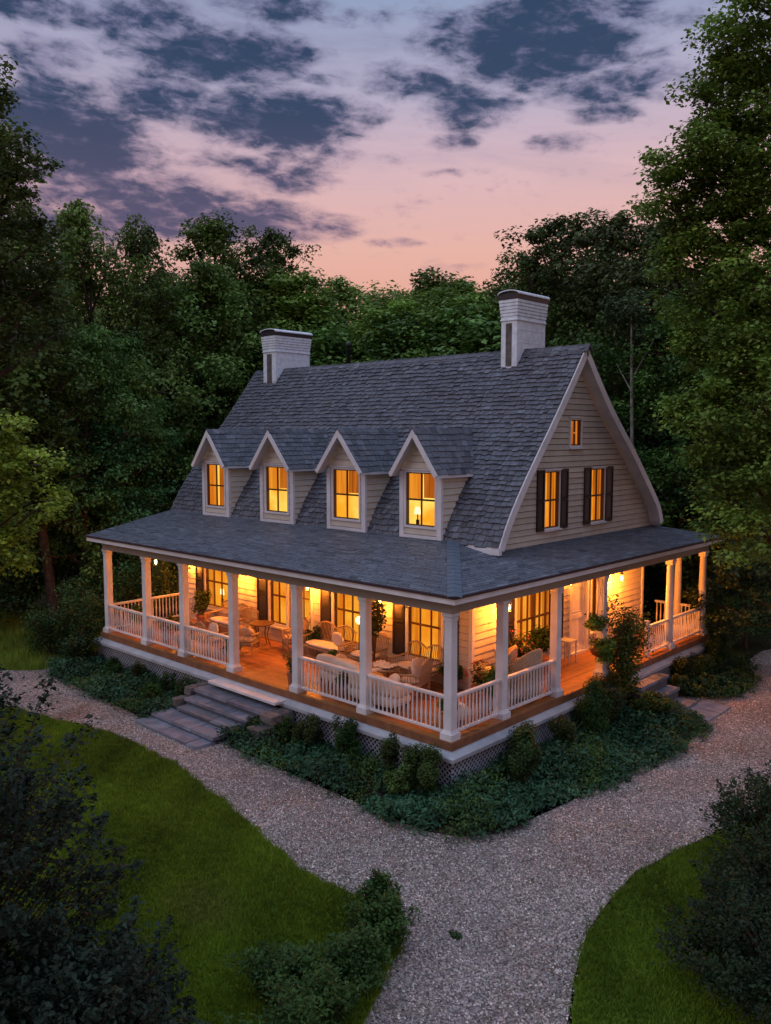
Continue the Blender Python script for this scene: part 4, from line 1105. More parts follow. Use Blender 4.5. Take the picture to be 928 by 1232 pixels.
def pillow(loc, rz, tilt, label, s=.21, mt='cushion'):
    m = MB(); q = Matrix.Rotation(R(tilt), 3, 'X'); m.pillow((0, 0, 0), s, .07, s, 2.6, 12, q)
    o = m.build('cushion', MAT[mt], smooth=True); o.location = loc; o.rotation_euler = (0, 0, R(rz)); tag(o, label, 'cushion', 'loose cushions on the porch seats'); return o
def round_table(loc, r_, h, label, mt='wood', name='round_table'):
    t = thing(name, loc, label, 'table', 'porch tables')
    m = MB(); m.lathe((0, 0, h-.03), [(r_*.97, 0), (r_, .01), (r_, .025), (r_*.98, .032)], 28); m.build('table_top', MAT[mt], t)
    for k in range(4):
        a = k*math.pi/2+.4; l = MB(); l.tube([(r_*.75*math.cos(a), r_*.75*math.sin(a), 0), (r_*.45*math.cos(a), r_*.45*math.sin(a), h*.5), (r_*.7*math.cos(a), r_*.7*math.sin(a), h-.03)], .017, 6); l.build('leg', MAT[mt], t)
    return t
def sofa(loc, rz, w, d, label, name='sofa'):
    t = thing(name, loc, label, 'sofa', None, R(rz))
    b = MB(); b.pillow((0, 0, .22), w/2, d/2, .15, 6); b.build('base', MAT['cushion'], t, smooth=True)
    for i in range(4):
        l = MB(); l.lathe(((w/2-.12)*(1 if i % 2 else -1), (d/2-.12)*(1 if i > 1 else -1), 0), [(.02, 0), (.03, .1)], 8); l.build('leg', MAT['wood'], t)
    n = 2
    for i in range(n):
        c = MB(); c.pillow((-w/4+w/2*i, -.02, .42), w/4-.01, d/2-.03, .09, 4); c.build('seat_cushion', MAT['cushion'], t, smooth=True)
    k = MB(); k.pillow((0, d/2-.10, .56), w/2-.02, .12, .20, 5); k.build('backrest', MAT['cushion'], t, smooth=True)
    for sx in (-1, 1):
        a = MB(); a.pillow((sx*(w/2-.08), 0, .46), .10, d/2-.03, .13, 4); a.build('armrest', MAT['cushion'], t, smooth=True)
    return t
rng = np.random.default_rng(7)
def leaf_ball(name, n, rad, size, base, parent=None, centre=(0, 0, 0), up=.6, mt='leaf_gloss', clumps=None, squash=(1, 1, 1), aspect=.55, droop=0, shell=.5, seed=None):
    g = np.random.default_rng(seed if seed is not None else rng.integers(1e9))
    if clumps:
        cc = g.normal(size=(clumps, 3)); cc /= np.linalg.norm(cc, axis=1)[:, None]; cc *= (g.random(clumps)**.4)[:, None]*rad*.72
        ix = g.integers(clumps, size=n); d = g.normal(size=(n, 3)); d /= np.linalg.norm(d, axis=1)[:, None]
        C = cc[ix]+d*(g.random(n)**.45)[:, None]*rad*.38; tone = (1+.22*g.normal(size=clumps))[ix]
    else:
        d = g.normal(size=(n, 3)); d /= np.linalg.norm(d, axis=1)[:, None]; C = d*(shell+(1-shell)*g.random(n)**.6)[:, None]*rad*(1+.09*g.normal(size=n))[:, None]; tone = None
    out = C/(np.linalg.norm(C, axis=1)[:, None]+1e-6)
    C = C*np.array(squash)+np.array(centre)
    return leaf_mesh(name, g, C, size*(.6+.8*g.random(n)), MAT[mt], leaf_cols(g, n, base, .25, tone), aspect, up, parent, out, droop)
def pot_plant(loc, pr_, ph, plant_r, label, base=(.035, .085, .02), n=900, size=.07, flowers=None, mt='terracotta', squash=(1, 1, 1), name='potted_plant'):
    t = thing(name, loc, label, 'plant', 'pots and planters on the porch')
    p = MB(); p.lathe((0, 0, 0), [(pr_*.68, 0), (pr_*.95, ph*.85), (pr_*1.06, ph*.86), (pr_*1.06, ph), (pr_*.9, ph)], 18); p.build('pot', MAT[mt], t)
    leaf_ball('foliage', n, plant_r, size, base, t, (0, 0, ph+plant_r*squash[2]*.75), squash=squash, clumps=14)
    st = MB()
    for k in range(5): a = k*1.26; st.tube([(0, 0, ph-.02), (plant_r*.3*math.cos(a), plant_r*.3*math.sin(a), ph+plant_r*squash[2]*.8)], .008, 5)
    st.build('stem', MAT['stem'], t)
    if flowers:
        g = np.random.default_rng(int(abs(loc[0])*1000)); d = g.normal(size=(flowers[1], 3)); d /= np.linalg.norm(d, axis=1)[:, None]; d[:, 2] = np.abs(d[:, 2])
        C = d*plant_r*np.array(squash)*1.0+np.array((0, 0, ph+plant_r*squash[2]*.75))
        C = np.repeat(C, 5, axis=0)+g.normal(size=(flowers[1]*5, 3))*.014
        leaf_mesh('flower', g, C, .035, MAT['petal'], np.tile(np.array(flowers[0]), (len(C), 1)), .8, .4, t)
    return t
GR = (.030, .075, .018)
# left end: settee with plants
settee((-10.6, 2.25, 0), 0, 1.5, 'long wicker settee under the leftmost lit front window', name='settee')
pillow((-10.2, 2.28, .66), 0, 12, 'cream cushion on the settee under the leftmost front window')
settee((-9.35, .62, 0), 178, 1.2, 'wicker settee backing onto the railing left of the front steps', cushion='cushion')
pillow((-9.1, .70, .66), 178, 10, 'cream cushion on the settee by the railing left of the steps')
pot_plant((-10.25, .45, 0), .2, .35, .34, 'dark leafy pot plant behind the railing left of the front steps', GR, 900, .08)
pot_plant((-7.72, .26, .0), .17, .34, .30, 'small potted fern beside the post left of the front steps', (.04, .09, .02), 700, .06)
pot_plant((-12.0, 2.35, 0), .22, .42, .42, 'broad leafy potted shrub against the wall at the far left of the porch', (.04, .07, .02), 1300, .08, squash=(1, 1, 1.3))
pot_plant((-11.2, .55, 0), .2, .32, .32, 'low potted plant behind the railing near the far left posts', GR, 800, .07)
# between posts around the door
round_table((-8.75, 2.15, 0), .36, .68, 'small round dark table between the glazed door and the armchair')
chair((-8.35, 1.25, 0), 205, 'white stick-back armchair facing away, standing behind the step opening', pillow=True)
pillow((-8.33, 1.33, .60), 205, -38, 'cream cushion propped on the armchair behind the step opening', .2)
chair((-9.5, 2.05, 0), 20, 'wicker chair left of the small dark table', mt='wicker', cushion='cushion_tan')
chair((-7.55, 2.35, 0), -25, 'brown wicker chair beside the glazed front door', mt='wicker', cushion='cushion_tan')
settee((-6.15, 2.3, 0), 0, 1.55, 'white slatted bench with twin arched back under the third front window', name='settee')
pillow((-5.75, 2.35, .66), 0, 14, 'cream cushion on the white twin-arched bench')
pot_plant((-5.08, .16, 0), .14, .36, .30, 'small topiary plant beside the post right of the step opening', (.05, .10, .02), 600, .06)
sofa((-4.05, 1.15, 0), 172, 1.75, .95, 'long cream upholstered daybed behind the railing right of the steps', 'daybed')
pot_plant((-4.62, 1.05, .515), .09, .10, .15, 'small round plant sitting on the cream daybed', (.05, .10, .02), 500, .05)
t = thing('globe_lamp', (-5.05, 2.45, 0), 'small glowing globe lamp on a slim stand beside the third front window', 'lamp')
m = MB(); m.lathe((0, 0, 0), [(.13, 0), (.13, .02), (.015, .04), (.012, 1.15), (.04, 1.17)], 12); m.build('stand', MAT['metal_dark'], t)
m = MB(); m.lathe((0, 0, 1.17), [(.03, 0), (.085, .05), (.10, .11), (.085, .17), (.03, .21)], 14); m.build('globe', MAT['glow_bulb'], t, smooth=True)
settee((-2.95, 2.35, 0), 0, 1.25, 'white wicker settee under the fourth front window', name='settee')
settee((-4.7, 2.35, 0), 0, .95, 'short wicker settee beside the tall potted tree', mt='wicker')
chair((-2.35, 1.55, 0), -75, 'wicker armchair near the corner with a large pale cushion', w=.66)
pillow((-2.28, 1.60, .68), -75, 16, 'large pale pink cushion on the wicker armchair near the corner', .25)
sofa((-2.55, .62, 0), 180, 1.45, .72, 'low cream sofa just behind the railing by the near corner', 'sofa')
pillow((-2.15, .62, .62), 160, 40, 'plump cream cushion on the low sofa by the near corner', .19)
m = MB(); m.pillow((0, 0, 0), .30, .26, .035, 4); o = m.build('throw_blanket', MAT['throw'], smooth=True); o.location = (-2.95, .68, .56); o.rotation_euler = (R(6), 0, .3); tag(o, 'mustard throw blanket folded over the low cream sofa', 'blanket')
m = MB()
nx_ = 14
vs = [(-.3+.6*i/nx_, -.22+.44*j/nx_, .02*math.sin(i*1.3)+.02*math.sin(j*1.7+i)+.10*((i/nx_)-.5)**2) for j in range(nx_+1) for i in range(nx_+1)]
m.add(vs, [(j*(nx_+1)+i, j*(nx_+1)+i+1, (j+1)*(nx_+1)+i+1, (j+1)*(nx_+1)+i) for j in range(nx_) for i in range(nx_)])
o = m.build('napkin', MAT['white'], smooth=True); o.location = (-3.25, 1.52, .60); tag(o, 'white cloth draped on the low table between the sofas', 'cloth')
round_table((-3.25, 1.52, 0), .38, .55, 'low round table between the daybed and the corner sofa', 'wicker', 'coffee_table')
m = MB(); m.pillow((0, 0, .2), .26, .26, .19, 2.8); o = m.build('ottoman', MAT['cushion'], smooth=True); o.location = (-.62, .95, 0); tag(o, 'round cream ottoman just behind the corner post', 'ottoman')
pot_plant((-6.95, 2.52, 0), .17, .32, .30, 'broad pot plant against the wall between the glazed door and the third window', GR, 900, .08)
pot_plant((-1.95, 2.45, 0), .17, .30, .34, 'bushy pot plant in front of the shutter nearest the house corner', (.04, .085, .02), 1100, .07)
pot_plant((-.42, .48, 0), .16, .30, .28, 'low green pot plant tucked inside the corner of the railing', (.04, .09, .02), 900, .07)
pot_plant((-3.55, .35, 0), .13, .26, .22, 'small trailing pot plant behind the railing left of the second post', (.045, .09, .02), 700, .06)
pot_plant((-12.75, .45, 0), .2, .34, .36, 'leafy pot plant in the far left bay of the porch', (.045, .09, .02), 1100, .08)
# tall potted tree between the lamps
t = thing('potted_tree', (-4.22, 2.15, 0), 'tall slender potted tree beside the rightmost front wall lamp', 'plant')
m = MB(); m.lathe((0, 0, 0), [(.15, 0), (.2, .34), (.22, .35), (.22, .4)], 16); m.build('pot', MAT['terracotta'], t)
m = MB()
for k in range(7): a = k*.9; m.tube([(0, 0, .35), (.06*math.cos(a), .06*math.sin(a), 1.0), (.26*math.cos(a), .26*math.sin(a), 1.3+.12*k)], [.02, .014, .006], 6)
m.build('trunk', MAT['stem'], t)
leaf_ball('foliage', 1600, .42, .085, (.05, .07, .02), t, (0, 0, 1.55), squash=(1, 1, 1.6), clumps=22)
# east side
pot_plant((-1.0, 2.35, 0), .2, .38, .33, 'dark red-flowered plant in a pot against the corner of the house', (.04, .05, .02), 800, .06, ((.30, .02, .03), 40))
pot_plant((-.45, 1.95, 0), .22, .40, .40, 'bushy yellow-green shrub in a pot beside the second side post', (.05, .105, .02), 1700, .075)
pot_plant((-.24, 2.25, .0), .14, .30, .34, 'climbing plant in a slim pot right against the side railing', (.035, .06, .018), 900, .06, squash=(.7, .7, 1.8))
def barrel_chair(loc, rz, label):
    t = thing('barrel_chair', loc, label, 'chair', 'round-backed wicker chairs on the side porch', R(rz)); t.scale = (1.15, 1.15, 1.3)
    m = MB(); n = 22; vs = []
    for i in range(n+1):
        a = math.pi*(.02+.96*i/n); rr = .42; zt = .60+.34*math.sin(a)**1.0
        for (r_, z) in ((rr, .06), (rr+.03, zt-.04), (rr, zt), (rr-.06, zt-.03), (rr-.07, .3)):
            vs.append((r_*math.cos(a), r_*math.sin(a), z))
    m.add(vs, [(i*5+k, (i+1)*5+k, (i+1)*5+k+1, i*5+k+1) for i in range(n) for k in range(4)]); m.build('backrest', MAT['wicker'], t, smooth=True)
    s = MB(); s.lathe((0, 0, .05), [(.36, 0), (.38, .28), (.36, .3)], 24); s.build('seat', MAT['wicker'], t)
    c = MB(); c.pillow((0, -.02, .41), .33, .33, .075, 2.6); c.build('seat_cushion', MAT['cushion'], t, smooth=True)
    return t
barrel_chair((-.58, 3.35, 0), -95, 'round-backed wicker chair seen from behind, right of the two on the side porch')
barrel_chair((-1.05, 2.75+.25, 0), -60, 'round-backed wicker chair behind its twin, half hidden by the first side post')
pillow((-.98, 3.05, .92), -60, 20, 'tall tan cushion leaning between the round-backed wicker chairs', .24, 'cushion_tan')
pot_plant((-1.25, 5.3, 0), .24, .42, .52, 'large leafy shrub in a pot under the double side window', (.035, .075, .018), 2200, .085)
pot_plant((-1.28, 4.25, 0), .2, .40, .40, 'pink-flowered plant in a pot below the side window shutter', (.04, .06, .02), 1200, .07, ((.45, .12, .14), 50), squash=(1, 1, 1.3))
# little side table with drawers next to the white door
t = thing('side_table', (-1.3, 6.65, 0), 'small square white side table beside the white panelled door', 'table', 'porch tables')
m = MB(); m.box(-.2, .2, -.2, .2, .60, .63); m.build('table_top', MAT['white'], t)
for sx in (-1, 1):
    for sy in (-1, 1): m = MB(); m.box(sx*.17-.015, sx*.17+.015, sy*.17-.015, sy*.17+.015, 0, .60); m.build('leg', MAT['white'], t)
# hanging baskets
def basket(loc, r_, label, n=1500, ztop=2.6):
    t = thing('hanging_basket', loc, label, 'plant', 'hanging baskets at the side opening')
    b = MB(); b.lathe((0, 0, 0), [(r_*.25, 0), (r_*.55, r_*.15), (r_*.72, r_*.45), (r_*.70, r_*.46)], 16); b.build('basket', MAT['wood'], t)
    h = MB()
    for k in range(3): a = k*2.09; h.tube([(r_*.7*math.cos(a), r_*.7*math.sin(a), r_*.45), (0, 0, ztop-loc[2])], .004, 4)
    h.build('hanger', MAT['metal_dark'], t)
    leaf_ball('foliage', n, r_, .065, (.05, .13, .025), t, (0, 0, r_*.45), clumps=18, squash=(1, 1, .85), droop=.4)
basket((.1, 5.72, 1.32), .34, 'small dark green hanging basket high beside the third side post')
basket((.22, 5.72, .62), .42, 'large bright green hanging plant low in front of the third side post', 2400)
# urn planter under it
t = thing('urn_planter', (.02, 6.42, -.0), 'white pedestal urn standing right of the third side post', 'planter')
m = MB(); m.lathe((0, 0, 0), [(.14, 0), (.14, .04), (.06, .1), (.05, .18), (.13, .28), (.17, .42), (.19, .43)], 18); m.build('urn', MAT['white'], t, smooth=True)
leaf_ball('foliage', 700, .2, .06, (.03, .06, .02), t, (0, 0, .5), clumps=8)
# climbing rose on a thin stake
t = thing('climbing_rose', (.42, 6.3, G), 'tall climbing rose on a slim stake beside the side steps, with small pale blooms', 'plant')
m = MB(); m.tube([(0, 0, 0), (.01, .0, 1.6), (.05, .1, 2.6)], [.028, .022, .014], 7)
gg = np.random.default_rng(5); ends = []
for k in range(26):
    a = gg.uniform(0, 6.28); z0 = gg.uniform(1.0, 2.5); L_ = gg.uniform(.25, .85)
    e = (L_*math.cos(a)*.55, .35+L_*math.sin(a)*.9+gg.uniform(0, .5), z0+gg.uniform(-.1, .6)); ends.append(e)
    m.tube([(0.01, 0.02, z0*.8), (e[0]*.5, e[1]*.5, z0+.15), e], [.010, .007, .004], 5)
m.build('stem', MAT['stem'], t)
E_ = np.array(ends); ix = gg.integers(len(ends), size=8200); C = E_[ix]*(gg.random(8200)**.35)[:, None]*np.array([1, 1, 1])+gg.normal(size=(8200, 3))*.13
C[:, 2] = np.maximum(E_[ix][:, 2]-gg.random(8200)*.9, .7)+gg.normal(size=8200)*.1
leaf_mesh('foliage', gg, C, .065*(.6+gg.random(8200)), MAT['leaf_gloss'], leaf_cols(gg, 8200, (.055, .095, .022), .3), .6, .5, t)
fl = C[gg.integers(8200, size=70)]; fl = np.repeat(fl, 6, axis=0)+gg.normal(size=(420, 3))*.02
leaf_mesh('flower', gg, fl, .04, MAT['petal'], np.tile([.65, .35, .33], (420, 1)), .9, .4, t)

# ------------------------------------------------------------------ planting
def inside(poly, x, y):
    x = np.asarray(x); y = np.asarray(y); c = np.zeros(x.shape, bool); n = len(poly)
    for i in range(n):
        (x1, y1), (x2, y2) = poly[i-1], poly[i]
        m = ((y1 > y) != (y2 > y)); 
        with np.errstate(divide='ignore', invalid='ignore'): c ^= m & (x < (x2-x1)*(y-y1)/(y2-y1+1e-12)+x1)
    return c
def ground_cover(poly, label, dens, base, seed, hmax=.38, size=.155):
    g = np.random.default_rng(seed); P = np.array(poly); lo, hi = P.min(0)-.15, P.max(0)+.15; area = np.prod(hi-lo)
    n = int(area*dens); xy = lo+(hi-lo)*g.random((n, 2)); 
    q = .13; xy = xy[inside(poly, xy[:, 0]+q, xy[:, 1]+q) | inside(poly, xy[:, 0]-q, xy[:, 1]+q) | inside(poly, xy[:, 0]+q, xy[:, 1]-q) | inside(poly, xy[:, 0]-q, xy[:, 1]-q)]
    xy = xy[~((xy[:, 1] > -.28) & (xy[:, 0] < .3) & (xy[:, 1] < 9)) ]
    k = 34; N_ = len(xy)
    # each plant: a rosette of arching leaves
    hgt = .16+hmax*(.5+.5*np.sin(xy[:, 0]*2.1+1.3*np.sin(xy[:, 1]*1.7)))*g.random(N_)**.5
    tone = 1+.22*g.normal(size=N_)+.35*np.sin(xy[:, 0]*1.7+2*np.sin(xy[:, 1]*1.1))*np.cos(xy[:, 1]*1.9)
    spec = (np.sin(xy[:, 0]*2.3+xy[:, 1]*1.4)+.6*g.normal(size=N_)) > .45
    a = g.random((N_, k))*6.283; rr = (.05+.17*g.random((N_, k)))
    X = xy[:, None, 0]+rr*np.cos(a); Y = xy[:, None, 1]+rr*np.sin(a); Z = G+.03+hgt[:, None]*(.25+.75*g.random((N_, k)))-(rr**2)*2
    C = np.stack([X, Y, np.maximum(Z, G+.03)], -1).reshape(-1, 3); out = np.stack([np.cos(a), np.sin(a), 0*a], -1).reshape(-1, 3)
    m_ = len(C)
    sp_ = np.repeat(spec, k); sz = size*(.4+.6*g.random(m_))*np.where(sp_, .62, 1.0); cl_ = leaf_cols(g, m_, base, .22, np.clip(np.repeat(tone, k), .4, 2)); cl_ = np.where(sp_[:, None], cl_*np.array([1.7, 1.25, .55]), cl_)
    o = leaf_mesh('ground_cover', g, C, sz, MAT['leaf_gloss'], cl_, .40, .75, None, out, .12)
    tag(o, label, 'ground cover', kind='stuff'); return o
def shrink(poly, d):
    c = np.mean(poly, 0); return [tuple(np.array(p)-(np.array(p)-c)/np.linalg.norm(np.array(p)-c)*d) for p in poly]
def grow(poly, d=.08):
    c = np.mean(poly, 0); return [tuple(np.array(p)+(np.array(p)-c)/np.linalg.norm(np.array(p)-c)*d) for p in poly]
HB = (.026, .078, .042)
ground_cover(grow(BED_L), 'mass of blue-green ground cover left of the front steps', 38, HB, 1, .30)
ground_cover(grow(BED_F), 'mass of blue-green hostas and ground cover wrapping the near porch corner', 38, HB, 2, .34)
ground_cover(grow(BED_R), 'dark ground cover plants beyond the side steps', 26, (.022, .058, .02), 3, .34)

def boxwood(loc, r_, label, h=1.0, base=(.018, .048, .014), seed=None, name='boxwood_shrub', size=.05, n=None, group='clipped shrubs round the porch', clumps=None):
    t = thing(name, loc, label, 'shrub', group)
    m = MB()
    for k in range(4): a = k*1.57+.3; m.tube([(0, 0, 0), (r_*.3*math.cos(a), r_*.3*math.sin(a), r_*h)], .014, 5)
    m.build('stem', MAT['stem'], t)
    n = n or int(4600*(r_/.4)**2); q_ = random.Random(seed or 1)
    sq = (q_.uniform(.85, 1.15), q_.uniform(.85, 1.15), h*q_.uniform(.9, 1.15)); clumps = clumps or q_.choice([12, 16, 22])
    leaf_ball('foliage', n, r_, size, base, t, (0, 0, r_*h*1.02), squash=sq, shell=.35, seed=seed, clumps=clumps, up=.5)
    return t
BW = [((-5.0, -1.0), .33, 1.0, 'round clipped shrub at the right edge of the stone landing'),
      ((-4.35, -.72), .33, 1.05, 'small clipped shrub beside the rough stones of the front steps'),
      ((-3.62, -.62), .36, 1.35, 'upright clipped shrub in front of the lattice below the second post from the corner'),
      ((-2.42, -.66), .40, 1.35, 'dark upright shrub against the lattice midway between the corner and second post'),
      ((-.98, -.75), .33, 1.6, 'narrow taller shrub against the lattice just left of the corner post'),
      ((-.12, -.72), .50, 1.1, 'broad round shrub in front of the corner post'),
      ((1.0, .95), .54, 1.15, 'large dark shrub right of the porch corner'),
      ((.62, 1.85), .36, 1.5, 'small upright shrub against the side lattice right of the corner'),
      ((.68, 3.2), .42, 1.15, 'dark shrub below the second side post'),
      ((.72, 4.4), .54, 1.35, 'tall dark shrub below the third side post'),
      ((.62, 5.45), .52, 1.35, 'dark shrub close to the climbing rose stake'),
      ((-8.5, -.62), .33, 1.1, 'round clipped shrub at the left edge of the front steps'),
      ((-7.98, -.42), .22, 1.0, 'little shrub squeezed between the top step and the skirt board'),
      ((-9.55, -.55), .26, 1.2, 'small clipped shrub against the skirt left of the steps, second from the steps'),
      ((-10.9, -.6), .31, 1.2, 'clipped shrub below the second post from the left end'),
      ((-12.2, -.65), .28, 1.1, 'small dark shrub near the left corner of the porch'),
      ((.55, 9.7), .42, 1.2, 'dark shrub beyond the side steps'), ((.75, 10.8), .46, 1.1, 'dark bush below the round column'),
      ((.7, 12.0), .5, 1.2, 'dark bush at the far end of the porch')]
for i, ((x, y), r_, h, lb) in enumerate(BW): boxwood((x, y, G+.02), r_, lb, h, seed=i+10, base=(.020+.006*(i % 3), .048+.012*(i % 2), .014))
boxwood((-.35, -1.15, G), .34, 'light olive feathery shrub in front of the corner lattice', 1.0, (.050, .090, .022), 50, 'feathery_shrub', .06)
boxwood((-9.3, -1.25, G), .32, 'yellow-green mounded shrub among the ground cover left of the steps', .8, (.035, .085, .018), 51, 'mounded_shrub', .06)
boxwood((1.2, 6.6, G), .5, 'yellow-green leafy mound at the side steps', .7, (.045, .085, .018), 52, 'mounded_shrub', .07, clumps=20)
boxwood((.85, 8.95, G), .33, 'leafy plant in the bed right beside the side slabs', 1.0, (.035, .065, .02), 53, 'leafy_plant', .07, clumps=14)
def tall_shrub(loc, Hh, rr, label, base, n, seed, size=.09, name='tall_shrub', group=None, tint=None):
    t = thing(name, loc, label, 'shrub', group); g = np.random.default_rng(seed); m = MB(); ends = []
    for k in range(16):
        a = g.uniform(0, 6.28); q = g.uniform(.2, 1)*rr; h = Hh*g.uniform(.45, 1.0); e = (q*math.cos(a), q*math.sin(a), h)
        m.tube([(0, 0, 0), (e[0]*.4, e[1]*.4, h*.5), e], [.035, .02, .007], 6); ends.append((e, q))
    m.build('stem', MAT['stem'], t)
    C = []; tone = []
    for (e, q) in ends:
        for j in range(5):
            f = .35+.65*(j+1)/5; c = np.array([e[0]*(f if f > .5 else f*.8), e[1]*f, e[2]*f])+g.normal(size=3)*.12*rr
            k = n//80; d = g.normal(size=(k, 3)); d /= np.linalg.norm(d, axis=1)[:, None]; C.append(c+d*(g.random(k)**.5)[:, None]*rr*.38); tone += [1+.2*g.normal()]*k
    C = np.concatenate(C); C[:, 2] = np.maximum(C[:, 2], .06)
    leaf_mesh('foliage', g, C, size*(.6+.8*g.random(len(C))), MAT['leaf_gloss'], leaf_cols(g, len(C), base, .25, np.array(tone)), .5, .6, t)
    return t
tall_shrub((-14.9, -.15, G), 2.3, .85, 'tall rangy shrub standing right beside the left porch corner', (.035, .078, .022), 5200, 61)
tall_shrub((-15.6, -1.0, G), 1.5, .8, 'leafy bush at the start of the grass strip left of the porch', (.032, .070, .02), 4200, 62)
tall_shrub((-13.9, -.95, G), 1.1, .6, 'low dark bush against the left end of the skirt board', (.026, .055, .02), 3200, 63)
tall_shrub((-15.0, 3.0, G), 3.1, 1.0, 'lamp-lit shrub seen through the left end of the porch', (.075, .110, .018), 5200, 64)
tall_shrub((-16.9, 2.6, G), 2.8, 1.1, 'darker leafy shrub seen between the two leftmost posts', (.055, .095, .018), 5200, 65)
# hedge run along the lawn tip
for i, (x, y, r_, h, lb) in enumerate([(2.3, -4.5, .36, 1.0, 'round green shrub at the tip of the lawn, farthest of the edging row'), (2.8, -5.0, .44, .85, 'second shrub of the edging row along the drive side of the lawn'),
        (3.05, -5.75, .5, .75, 'dense third shrub of the row edging the lawn'), (3.35, -6.6, .5, .8, 'dark fourth shrub of the row, at the bottom of the lawn edge'), (2.45, -6.5, .5, .6, 'low spreading shrub behind the edging row on the lawn'), (3.6, -7.4, .6, .8, 'nearest dark shrub of the edging row, cut by the bottom of the photo')]):
    tall_shrub((x, y, G), r_*1.9*h, r_*.86, lb, (.034, .078, .018), 5600, 70+i, .062, 'edging_shrub', 'shrubs edging the left lawn')
t = thing('weed_tuft', (3.31, -3.99, G+.01), 'small dark weed tuft alone on the gravel', 'plant'); leaf_ball('foliage', 110, .085, .055, (.03, .06, .02), t, (0, 0, .02), squash=(1.3, .8, .45))

# loose stones lying on the gravel sheet
def stones(n, seed):
    g = np.random.default_rng(seed); lo = np.array([-8, -9.5]); hi = np.array([8.5, 12.5])
    xy = lo+(hi-lo)*g.random((n, 2)); d = np.hypot(xy[:, 0]-CAM[0], xy[:, 1]-CAM[1]); xy = xy[g.random(n) < np.clip(14/d, 0, 1)**2]
    ok = inside(GRAVEL, xy[:, 0], xy[:, 1])
    for B in (LAWN_L, LAWN_R, LAWN_B, BED_L, BED_F, BED_R): ok &= ~inside(B, xy[:, 0], xy[:, 1])
    xy = xy[ok & ~((xy[:, 0] < .9) & (xy[:, 1] > -.3))]; n = len(xy); r = .010+.014*g.random(n)**2
    th = g.random(n)*6.283; U = np.stack([np.cos(th), np.sin(th)], -1); W = np.stack([-U[:, 1], U[:, 0]], -1); e = g.uniform(.6, 1, (n, 1)); r_ = r[:, None]
    z = np.full((n, 1), G+.006); V = np.empty((n, 5, 3))
    for k, p in enumerate((U*r_, W*r_*e, -U*r_, -W*r_*e)): V[:, k] = np.concatenate([xy+p+g.normal(size=(n, 2))*r_*.15, z], 1)
    V[:, 4] = np.concatenate([xy+g.normal(size=(n, 2))*r_*.25, z+r_*g.uniform(.7, 1.2, (n, 1))], 1)
    me = bpy.data.meshes.new('loose_gravel'); me.vertices.add(5*n); me.vertices.foreach_set('co', V.astype(np.float32).ravel())
    F = np.array([[0, 1, 4], [1, 2, 4], [2, 3, 4], [3, 0, 4]]); I = (F[None]+5*np.arange(n)[:, None, None]).astype(np.int32).ravel()
    me.loops.add(12*n); me.loops.foreach_set('vertex_index', I); me.polygons.add(4*n); me.polygons.foreach_set('loop_start', np.arange(0, 12*n, 3, dtype=np.int32))
    me.materials.append(MAT['pebble']); v = np.clip(g.lognormal(-1.45, .6, n), .05, .75)[:, None]; c = v*np.array([[1, .84, .77]])*(1+.06*g.normal(size=(n, 3)))
    cc = np.ones((n, 5, 4), np.float32); cc[:, :, :3] = c[:, None, :]; ca = me.color_attributes.new('Col', 'FLOAT_COLOR', 'POINT'); ca.data.foreach_set('color', cc.ravel()); me.update(); me.validate()
    o = bpy.data.objects.new('loose_gravel', me); COL.objects.link(o); tag(o, 'loose crushed stones scattered over the path and drive', 'gravel', kind='stuff')
MAT['pebble'] = mat('pebble', (1, 1, 1), .8, .25, attr=True)
stones(420000, 95)

# foreground bushes close to the camera, finely leaved
def spray_bush(loc, Hh, rr, label, n_spray, seed, base, size=.05, per=120, name='leafy_bush', top=1.0, spread=(.32, .16), lean=(0, 0)):
    t = thing(name, loc, label, 'bush'); g = np.random.default_rng(seed); m = MB(); C = []; tone = []
    for k in range(n_spray):
        d = g.normal(size=3); d /= np.linalg.norm(d); d[2] = abs(d[2])*1.0-.15*g.random()
        q = g.random()**.33 if k % 6 else g.uniform(1.02, 1.22)
        e = np.array([d[0]*rr*q+lean[0]*max(d[2], 0)*Hh, d[1]*rr*q+lean[1]*max(d[2], 0)*Hh, max(.15, (.42+.58*d[2]*q*top)*Hh)])
        if k % 3 == 0: m.tube([(0, 0, 0), (e[0]*.35, e[1]*.35, e[2]*.55), tuple(e)], [.03, .015, .004], 5)
        od = np.array([d[0], d[1], .5+d[2]]); od /= np.linalg.norm(od); L_ = g.uniform(*sorted((spread[1], spread[0])))*1.6
        f = g.random(per); c = e-od*L_*.5+od[None, :]*(f*L_)[:, None]+g.normal(size=(per, 3))*(.11*(1.15-f))[:, None]
        C.append(c); tone += [1+.22*g.normal()]*per
    m.build('branches', MAT['stem'], t)
    C = np.concatenate(C); C[:, 2] = np.maximum(C[:, 2], .03)
    leaf_mesh('foliage', g, C, size*(.55+.8*g.random(len(C))), MAT['leaf_gloss'], leaf_cols(g, len(C), base, .3, np.array(tone), .05), .55, .7, t)
    return t
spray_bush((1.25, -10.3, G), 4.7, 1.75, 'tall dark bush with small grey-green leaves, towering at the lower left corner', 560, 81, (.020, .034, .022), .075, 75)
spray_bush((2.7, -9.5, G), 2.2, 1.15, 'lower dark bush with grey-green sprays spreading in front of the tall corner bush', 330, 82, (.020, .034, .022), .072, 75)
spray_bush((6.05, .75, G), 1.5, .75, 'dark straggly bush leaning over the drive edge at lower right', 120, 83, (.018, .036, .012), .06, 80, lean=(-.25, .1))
spray_bush((6.75, -.7, G), 1.2, 1.15, 'dark low bush on the right lawn below the straggly one', 210, 84, (.015, .028, .010), .06, 80)
